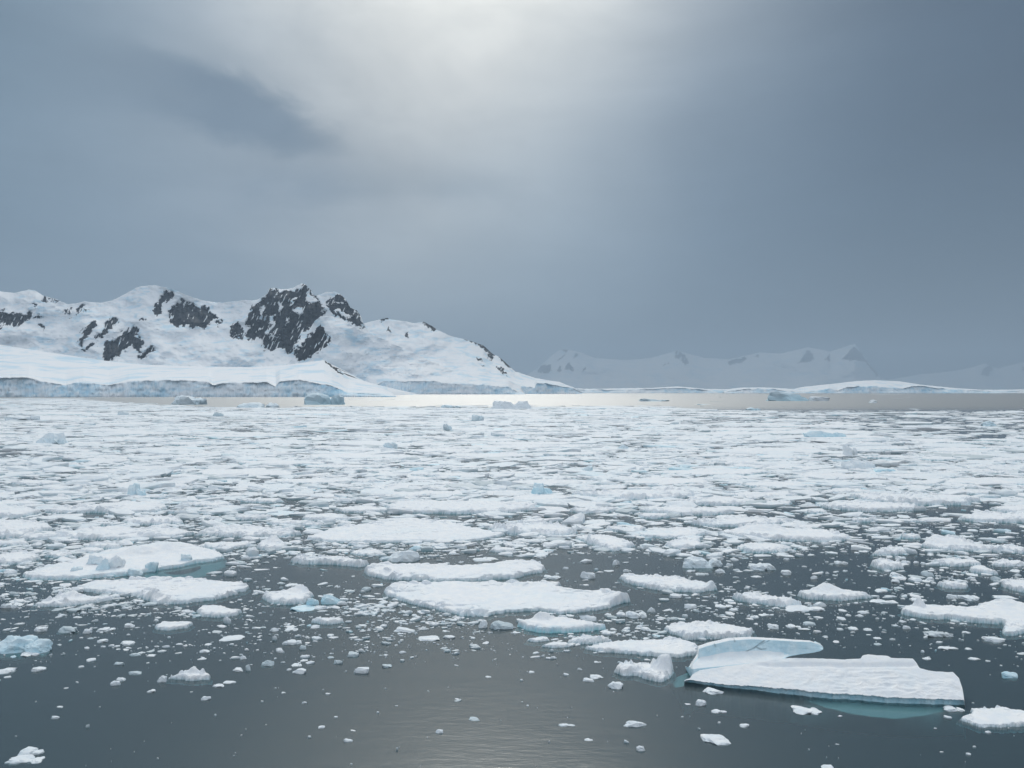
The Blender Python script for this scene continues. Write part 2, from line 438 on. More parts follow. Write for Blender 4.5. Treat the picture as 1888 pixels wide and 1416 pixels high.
ROCK_MASSIF = [Z(1, p) for p in (
    [(0, 280), (40, 275), (50, 300), (110, 285), (140, 290), (180, 300), (215, 270), (235, 285), (220, 310), (300, 305), (250, 320), (180, 350), (130, 380), (105, 395), (60, 375), (20, 360), (-30, 370), (-40, 285)],
    [(-30, 370), (20, 375), (15, 400), (-30, 400)],
    [(285, 180), (315, 178), (332, 210), (300, 218)], [(335, 193), (420, 198), (400, 210), (340, 207)], [(225, 235), (255, 233), (250, 243)], [(255, 380), (300, 378), (310, 410), (285, 395)],
    [(445, 290), (475, 258), (497, 256), (492, 312), (465, 317)],
    [(522, 265), (570, 245), (600, 243), (590, 265), (560, 287), (535, 297)], [(590, 262), (620, 268), (605, 280)],
    [(545, 470), (570, 410), (610, 365), (650, 350), (690, 350), (660, 385), (640, 410), (620, 440), (580, 480), (570, 530), (550, 510)],
    [(660, 460), (700, 410), (730, 380), (745, 340), (820, 330), (820, 360), (780, 390), (760, 420), (720, 440), (690, 465)],
    [(575, 550), (610, 515), (690, 500), (660, 520), (600, 562)],
    [(710, 600), (725, 520), (745, 480), (790, 470), (850, 430), (900, 382), (970, 393), (977, 425), (940, 440), (1000, 480), (1008, 510), (970, 540), (980, 567), (940, 557), (930, 515), (890, 530), (860, 560), (800, 610), (770, 640), (710, 640)],
    [(957, 595), (1000, 560), (1060, 530), (1092, 550), (1050, 582), (970, 614)],
    [(965, 350), (1018, 325), (1020, 340), (975, 352)],
    [(1058, 280), (1090, 240), (1110, 220), (1120, 180), (1165, 130), (1227, 165), (1200, 200), (1170, 220), (1150, 200), (1130, 230), (1132, 292), (1080, 297)],
    [(1172, 280), (1200, 250), (1240, 220), (1275, 198), (1320, 230), (1360, 235), (1440, 260), (1517, 320), (1470, 350), (1440, 392), (1400, 397), (1360, 380), (1320, 402), (1310, 370), (1270, 392), (1210, 377), (1180, 340)],
    [(1500, 375), (1520, 345), (1560, 365), (1530, 372)])]
ROCK_PEAK = [Z(2, p) for p in (
    [(460, 158), (500, 148), (560, 180), (600, 173), (690, 172), (720, 138), (745, 104), (790, 142), (850, 212), (880, 268), (937, 330), (932, 382), (880, 450), (840, 472), (790, 532), (740, 540), (700, 600), (690, 640), (650, 724), (610, 717), (560, 672), (520, 682), (455, 704), (398, 652), (393, 590), (340, 580), (310, 602), (245, 572), (250, 530), (290, 510), (240, 450), (270, 400), (310, 310), (350, 260), (430, 215)],
    [(118, 480), (180, 428), (237, 520), (225, 577), (118, 582)],
    [(688, 765), (688, 690), (760, 610), (830, 530), (900, 468), (932, 530), (988, 595), (960, 642), (880, 702), (820, 742), (760, 782), (710, 784)],
    [(958, 250), (1080, 203), (1132, 253), (1163, 313), (1222, 343), (1254, 385), (1275, 470), (1240, 488), (1190, 462), (1100, 432), (1050, 402), (1000, 352), (963, 300)])]
HOLE_PEAK = [Z(2, p) for p in (
    [(448, 392), (505, 375), (498, 440), (458, 450)], [(672, 345), (742, 316), (728, 366), (700, 378)], [(792, 172), (845, 222), (868, 262), (800, 286), (778, 250)],
    [(690, 482), (754, 416), (738, 468)], [(450, 540), (552, 566), (538, 580), (470, 560)], [(360, 330), (418, 300), (395, 372), (366, 380)],
    [(1020, 332), (1100, 330), (1165, 400), (1110, 408)], [(985, 272), (1060, 262), (1125, 300), (1050, 284)], [(650, 228), (692, 215), (664, 288), (640, 300)],
    [(535, 325), (556, 255), (572, 320), (545, 400)], [(845, 625), (900, 560), (912, 570), (855, 640)], [(580, 450), (640, 350), (600, 460)])]
TOP_MASSIF = [(-110, 548), (-60, 541), (0, 537), (26, 540), (53, 534), (66, 536), (79, 545), (106, 552), (122, 560), (138, 560), (156, 555), (170, 557), (185, 558), (207, 554), (225, 545), (252, 530), (265, 527), (286, 526), (307, 530), (326, 536), (344, 544), (371, 553), (392, 557), (413, 558), (450, 553), (470, 554), (478, 550), (491, 542), (497, 532), (506, 530), (519, 534), (540, 531), (556, 522), (563, 524), (572, 534), (580, 545), (586, 544), (603, 538), (618, 538), (629, 543), (639, 554), (646, 567), (658, 573), (665, 582), (669, 597), (690, 625), (730, 680), (760, 715)]
terrain('mountain', TOP_MASSIF, 3850, 4700, 712, nc=1150, nr=260, polys=ROCK_MASSIF + ROCK_PEAK, holes=HOLE_PEAK, relief=210, rough=.8, seed=3, rock_amp=3.4)
ROCK_EAST = [Z(2, p) for p in ([(1408, 432), (1440, 398), (1502, 408), (1490, 427), (1440, 420)], [(1478, 522), (1498, 468), (1514, 528)], [(1785, 438), (1840, 448), (1890, 478), (1885, 512), (1830, 492)])] + \
    [Z(3, p) for p in ([(295, 118), (380, 148), (403, 182), (370, 187), (310, 152)], [(585, 243), (650, 258), (720, 278), (782, 318), (805, 368), (770, 362), (720, 312), (650, 278)], [(748, 352), (790, 378), (792, 400), (755, 382)], [(808, 433), (850, 448), (894, 503), (860, 487), (813, 457)], [(823, 370), (870, 382), (922, 428), (946, 473), (900, 442), (850, 397)], [(668, 368), (718, 393), (690, 397)], [(703, 423), (733, 440), (715, 438)], [(170, 215), (200, 190), (190, 240)])]
TOP_EAST = [(600, 640), (640, 610), (669, 597), (682, 593), (701, 589), (714, 586), (720, 589), (750, 593), (764, 596), (781, 593), (798, 602), (806, 608), (832, 620), (854, 625), (872, 630), (891, 637), (909, 653), (922, 659), (938, 674), (949, 684), (965, 690), (991, 698), (1031, 704), (1057, 714), (1073, 724)]
terrain('mountain', TOP_EAST, 4250, 5300, 726, cliff=[(600, 700), (948, 710), (986, 714), (990, 706), (1018, 709), (1057, 716), (1073, 724.5)], nc=620, nr=150, polys=ROCK_EAST, relief=160, rough=.5, seed=13, rock_amp=2.2, cl_rough=.006)
TOP_SPUR = [(500, 700), (560, 640), (580, 592), (591, 583), (612, 583), (633, 591), (665, 608), (697, 621), (739, 640), (771, 655), (800, 668), (832, 682), (885, 694), (938, 701), (960, 712), (968, 726)]
CLIFF_SPUR = [(500, 726.5), (668, 726), (690, 712), (707, 703), (743, 703), (800, 703), (832, 707), (885, 708), (938, 714), (954, 722), (968, 726.5)]
terrain('snow_ridge', TOP_SPUR, 3500, 3850, 727, cliff=CLIFF_SPUR, nc=560, nr=130, relief=130, rough=.35, seed=23, cl_rough=.008, wl=48,
        polys=[Z(2, p) for p in ([(690, 765), (688, 690), (760, 610), (830, 530), (900, 468), (932, 530), (988, 595), (960, 642), (880, 702), (820, 742), (760, 782), (710, 784)],)])
TOP_FRONT = [(-130, 622), (-60, 630), (0, 636), (53, 644), (106, 652), (185, 664), (265, 672), (344, 675), (400, 676), (464, 677), (527, 673), (580, 666), (597, 664), (612, 672), (629, 684), (644, 694), (675, 704), (707, 714), (722, 722), (731, 729)]
CLIFF_FRONT = [(-130, 696), (0, 696), (53, 697), (80, 704), (122, 710), (154, 704), (185, 708), (201, 710), (238, 702), (305, 701), (342, 702), (384, 704), (392, 710), (424, 705), (442, 705), (491, 705), (508, 712), (516, 703), (552, 700), (580, 706), (612, 712), (640, 723), (731, 730)]
terrain('snow_slope', TOP_FRONT, 1800, 2700, [(-130, 732), (500, 731), (600, 729), (731, 731)], cliff=CLIFF_FRONT, nc=800, nr=110, relief=36, rough=.12, seed=33, cl_rough=.010, wl=120,
        polys=[Z(2, [(938, 773), (1000, 815), (1060, 858), (1152, 920), (1080, 887), (1000, 832), (943, 792)])], rock_amp=1.6)
# the far shore, half lost in the murk
ROCK_FAR = [Z(3, p) for p in ([(1100, 480), (1115, 440), (1160, 425), (1195, 420), (1205, 465), (1150, 487)], [(1230, 470), (1250, 430), (1275, 440), (1250, 475)], [(1290, 440), (1325, 405), (1350, 450), (1345, 470), (1300, 455)], [(1350, 385), (1365, 350), (1385, 352), (1378, 375)], [(1410, 465), (1440, 438), (1442, 460)], [(1230, 405), (1290, 355), (1300, 362), (1250, 400)], [(1270, 320), (1310, 318), (1295, 345)])] + \
    [Z(4, p) for p in ([(180, 185), (210, 170), (212, 182), (185, 195)], [(242, 125), (265, 122), (300, 150), (310, 178), (290, 186), (265, 160), (245, 150)], [(490, 175), (520, 160), (590, 152), (570, 168), (500, 188)], [(610, 150), (632, 132), (630, 150)], [(815, 178), (850, 150), (868, 112), (890, 135), (900, 160), (860, 175)], [(945, 165), (965, 135), (975, 162)], [(1030, 158), (1060, 130), (1085, 95), (1120, 130), (1150, 170), (1185, 210), (1222, 252), (1205, 248), (1165, 205), (1130, 165), (1080, 165)])]
TOP_FAR = [(930, 718), (965, 696), (989, 680), (1005, 666), (1031, 645), (1044, 643), (1071, 650), (1097, 660), (1150, 664), (1200, 660), (1235, 650), (1250, 646), (1268, 652), (1300, 660), (1345, 662), (1400, 650), (1440, 652), (1490, 640), (1530, 648), (1576, 634), (1592, 655), (1607, 676), (1627, 697), (1660, 712), (1700, 720)]
terrain('far_mountain', TOP_FAR, 36000, 46000, 722.6, nc=560, nr=110, polys=ROCK_FAR, relief=2200, rough=.5, seed=43, rock_amp=1.8, mat=MTN_FAR)
TOP_FAR2 = [(1540, 722), (1600, 712), (1640, 700), (1700, 690), (1760, 684), (1800, 676), (1815, 670), (1840, 680), (1885, 668), (1950, 660), (2020, 668)]
terrain('far_mountain', TOP_FAR2, 44000, 52000, 722.5, nc=220, nr=60, polys=[Z(4, p) for p in ([(1678, 235), (1700, 200), (1725, 185), (1740, 210), (1715, 240)], [(1870, 215), (1888, 190), (1910, 220)])], relief=500, rough=.5, seed=53, rock_amp=1.8, mat=MTN_FAR)
TOP_COAST = [(1040, 722), (1060, 716), (1090, 717), (1150, 716), (1205, 715), (1250, 712.5), (1270, 714), (1300, 717), (1345, 717.5), (1365, 714.5), (1400, 714), (1440, 716), (1500, 719), (1560, 720), (1800, 719), (1890, 718), (1980, 718)]
terrain('far_ice_coast', TOP_COAST, 6200, 6600, 724.6, cliff=[(u_, v_ + 2.2) for u_, v_ in TOP_COAST], nc=480, nr=24, relief=60, rough=.5, seed=63, cl_rough=.006)
TOP_DOME = [(1335, 723), (1350, 718), (1372, 715), (1400, 714.5), (1430, 716), (1455, 719), (1478, 719), (1482, 713), (1541, 707), (1580, 702.5), (1615, 701), (1658, 703), (1697, 709), (1756, 715), (1815, 719), (1846, 723)]
CL_DOME = [(1335, 724), (1380, 716.5), (1420, 717.5), (1455, 722), (1490, 723), (1530, 716), (1545, 720), (1560, 714), (1600, 712), (1640, 714), (1665, 717), (1680, 712), (1700, 711), (1730, 716), (1815, 720.5), (1846, 724)]
terrain('snow_dome', TOP_DOME, 5600, 6100, 724.9, cliff=CL_DOME, nc=420, nr=40, relief=40, rough=.15, seed=73, cl_rough=.006)

# ================================================================== floating ice: shapes
rng = np.random.default_rng(7)

def floe_mesh(name, poly, seed, fb=0.28, rough=0.06, rim=0.15, rubble=0.10, ragged=0.35, humps=(), parent=None, ice=0.25, grey=0.0, px=2.0, cap=30000, loc=None, cuts=0.0):
    """a floe as a height field that dips under the water round its edge"""
    fb, rim, rubble, rough = fb * .62, rim * .5, rubble * .62, rough * .6
    P = np.array(poly, float); c = P.mean(0); P = P - c
    size = max(np.ptp(P[:, 0]), np.ptp(P[:, 1]) * 1.0)
    Yc = c[1]
    dx = px * Yc / F; w = min(max(dx * 1.1, 0.05), size * .06)
    dy = dx * .95
    mg = w * 3 + ragged * 0.2
    x0, x1 = P[:, 0].min() - mg, P[:, 0].max() + mg; y0, y1 = P[:, 1].min() - mg, P[:, 1].max() + mg
    n = (x1 - x0) / dx * (y1 - y0) / dy
    if n > cap:
        k = math.sqrt(n / cap); dx *= k; dy *= k
    nx = max(8, int((x1 - x0) / dx)); ny = max(7, int((y1 - y0) / dy))
    X, Y = np.meshgrid(np.linspace(x0, x1, nx), np.linspace(y0, y1, ny))
    a = ragged
    q = max(size / 9, .25)
    wx = X + a * (fbm(X / q, Y / q, 5, seed) + .5 * fbm(X / (q * .23), Y / (q * .23), 2, seed + 4)); wy = Y + a * (fbm(X / q, Y / q, 5, seed + 50) + .5 * fbm(X / (q * .23), Y / (q * .23), 2, seed + 54))
    s = sdist(wx, wy, [tuple(p) for p in P])
    prof = sstep(s, -w, w * 1.2)
    base = -0.16 + (0.16 + fb * 0.8) * prof + fb * 0.2 * sstep(s, 0, size * .08)
    topm = sstep(s, 0, w * 2.5)
    rel = rough * fbm(X / .9, Y / .9, 5, seed + 9, .6) + rough * .8 * fbm(X / (size / 3), Y / (size / 3), 2, seed + 12)
    b = max(size * .035, .14 + dx)
    d, r, ox, oy = voro(X / b, Y / b, seed + 70)
    blk = np.where(r > .42, (r - .42) * 1.6 * (1 - sat(d * 1.05)**2) + (ox * (r - .7) + oy * (.6 - r)) * .6, 0)
    near = np.exp(-(s / (size * .07 + w * 2))**2)
    msk = sstep(fbm(X / (size / 4), Y / (size / 4), 3, seed + 81), -.15, .35)
    rel = rel + rubble * np.maximum(blk, 0) * (0.35 * msk + near * (.35 + .65 * msk))
    rel = rel + rim * near * sstep(fbm(X / (size / 6), Y / (size / 6), 3, seed + 91), -.3, .5)
    for hx, hy, hr, hh in humps:      # mounds: relative position, radius, height
        px_, py_ = x0 + (x1 - x0) * hx, y0 + (y1 - y0) * hy
        dd = np.sqrt(((X - px_) / (hr))**2 + ((Y - py_) / (hr * .8))**2) + .25 * fbm(X / (hr * .6), Y / (hr * .6), 3, seed + 5)
        rel = rel + .72 * hh * (1 - sstep(dd, 0.0, 1.15))
    Zz = base + topm * np.maximum(rel, -fb * .55)
    keep = s > -w * 1.15
    cell = keep[:-1, :-1] | keep[1:, :-1] | keep[:-1, 1:] | keep[1:, 1:]
    fc = grid_faces(ny, nx)[cell.ravel()]
    used = np.unique(fc); mp = np.full(nx * ny, -1); mp[used] = np.arange(len(used))
    Vx = np.stack([X.ravel(), Y.ravel(), Zz.ravel()], -1)[used]
    zz = Vx[:, 2]
    un = sstep(-zz, 0.0, 0.06)
    ic = ice * (1 - sstep(zz, fb * .35, fb * .95)) + .35 * ice * sstep(fbm(Vx[:, 0] / (size / 5), Vx[:, 1] / (size / 5), 3, seed + 33), .1, .6)
    o = mesh_np(name, Vx, mp[fc], ICE, False, parent=parent, ice=sat(ic), grey=np.full(len(Vx), grey), under=un)
    o.location = (c[0], c[1], 0) if loc is None else (c[0] - loc[0], c[1] - loc[1], 0)
    return o

def poly_px(pts, z=0.0): return [wp(u, v, z) for u, v in pts]

def blob_poly(u0, u1, vb, vf, seed, n=14):
    """an irregular closed outline filling a rectangle of bearings; worked out on the water"""
    r = np.random.default_rng(seed)
    a = np.sort((np.arange(n) + r.uniform(-.35, .35, n)) / n * 2 * math.pi)
    ex = r.uniform(.75, 1.15)
    rad = 1 + r.uniform(-.22, .12, n)
    cxs = np.sign(np.cos(a)) * np.abs(np.cos(a))**ex * rad; cys = np.sin(a) * rad
    cu, cv = (u0 + u1) / 2, (vb + vf) / 2
    return [wp(cu + x * (u1 - u0) / 2, cv - y * (vf - vb) / 2) for x, y in zip(cxs, cys)]

import bmesh
def ico(sub):
    bm = bmesh.new(); bmesh.ops.create_icosphere(bm, subdivisions=sub, radius=1)
    V = np.array([v.co[:] for v in bm.verts]); Fa = np.array([[v.index for v in f.verts] for f in bm.faces]); bm.free()
    return V, Fa
ICO = {k: ico(k) for k in (2, 3, 4)}

def chunk_geo(w, d, h, seed, sub=3, npl=8, lumpy=0.16, top=None, jag=0.0):
    """one block of broken ice: a many-sided hull of random planes, roughened, part of it under water"""
    r = np.random.default_rng(seed); V, Fa = ICO[sub]
    nrm = r.normal(size=(npl, 3)); nrm[:, 2] = np.abs(nrm[:, 2]) * r.choice([1, 1, -.4], npl)
    nrm = np.vstack([nrm, [[1, .2, 0], [-1, .1, .1], [0, 1, .2], [.1, -1, .15], [.1, 0, 1], [0, .1, -1]]])
    nrm /= np.linalg.norm(nrm, axis=1)[:, None]
    off = r.uniform(.62, 1.0, len(nrm)); off[-6:-2] = r.uniform(.8, 1.0, 4)
    dots = V @ nrm.T
    rr = np.min(np.where(dots > .05, off / np.maximum(dots, .05), 9), axis=1)
    rr = np.minimum(rr, 1.25)
    n = fbm(V[:, 0] * 2.2 + V[:, 2] * 1.3 + seed, V[:, 1] * 2.2 - V[:, 2] * 1.7, 4, seed)
    n2 = ridged(V[:, 0] * 1.4 + seed * .3, V[:, 1] * 1.4 + V[:, 2], 3, seed + 5)
    P = V * (rr * (1 + lumpy * n * 1.5 + jag * n2))[:, None]
    P = P / np.abs(P[:, :2]).max(0).clip(.1).tolist()[0] if False else P
    P[:, 0] *= w / 2 / max(1e-6, np.abs(P[:, 0]).max()); P[:, 1] *= d / 2 / max(1e-6, np.abs(P[:, 1]).max())
    zt = P[:, 2].max()
    P[:, 2] = np.where(P[:, 2] > 0, P[:, 2] * h / zt, P[:, 2] * h * 0.6)
    P[:, 2] += h * .06
    return P, Fa

def chunk(name, u, v, wpx, hpx, seed, ice=0.15, grey=0.0, lumpy=.16, parts=1, depth=None, sub=3, parent=None, at=None, jag=0.2, flat=True, base=0.0):
    """a drifting block with its foot at (u, v) and the given width and height in photo pixels"""
    X, Y = wp(u, v) if at is None else at
    s = Y / F; w = wpx * s; r = np.random.default_rng(seed + 999)
    d = w * (r.uniform(.5, .8) if depth is None else depth)
    # apparent height takes in the foreshortened depth of the top
    hp = hpx * s; h = max(hp - d * H / Y * .85, hp * .34)
    Vs, Fs, k = [], [], 0
    for i in range(parts):
        if i == 0: wi, di, hi, ox, oy = w * (1 if parts == 1 else .72), d, h, (0 if parts == 1 else -w * .14), 0
        else:
            wi = w * r.uniform(.32, .5); di = d * r.uniform(.5, .8); hi = h * r.uniform(.55, 1.0)
            ox = w * (.5 - .5 * wi / w) * (1 if i % 2 else -1) * r.uniform(.75, 1); oy = d * r.uniform(-.2, .2)
        P, Fa = chunk_geo(wi, di, hi, seed * 31 + i, sub, lumpy=lumpy, jag=jag)
        P = P + np.array([ox, oy, 0]); Vs.append(P); Fs.append(Fa + k); k += len(P)
    V = np.vstack(Vs); Fa = np.vstack(Fs)
    zz = V[:, 2]
    un = sstep(-zz, 0.0, 0.05) if base == 0 else np.zeros(len(V))
    ic = sat(ice * (1.25 - .5 * sstep(zz, h * .1, h * .9)) + ice * .4 * fbm(V[:, 0] / (w * .3), V[:, 1] / (w * .3) + zz / (w * .3), 3, seed))
    o = mesh_np(name, V, Fa, ICE, not flat, parent=parent, ice=ic, grey=np.full(len(V), grey), under=un)
    if parent is None: o.location = (X, Y + d * .45, base)
    else: o.location = (X - parent.location[0], Y - parent.location[1], base)
    return o

# ================================================================== floating ice: the pieces one can tell apart
MASK = np.zeros((720, 2000), bool)       # rows from v=700, columns from u=-56: where a floe already lies
def mark_px(pts, grow=0):
    p = np.array(pts, float)
    u0, u1 = int(p[:, 0].min()) - 1, int(p[:, 0].max()) + 2; v0, v1 = int(p[:, 1].min()) - 1, int(p[:, 1].max()) + 2
    uu, vv = np.meshgrid(np.arange(u0, u1), np.arange(v0, v1))
    k = inside(uu + .5, vv + .5, pts)
    a = np.clip(vv[k] - 700, 0, 719); b = np.clip(uu[k] + 56, 0, 1999)
    MASK[a, b] = True
def masked(u, v): return MASK[np.clip((v - 700).astype(int), 0, 719), np.clip((u + 56).astype(int), 0, 1999)]
def unproj(poly):
    return [(CX + F * x / y, HV + F * H / y) for x, y in poly]

LAND = []      # (short name, u, v) of pieces other labels may refer to
def landmark(short, u, v): LAND.append((short, u, v))

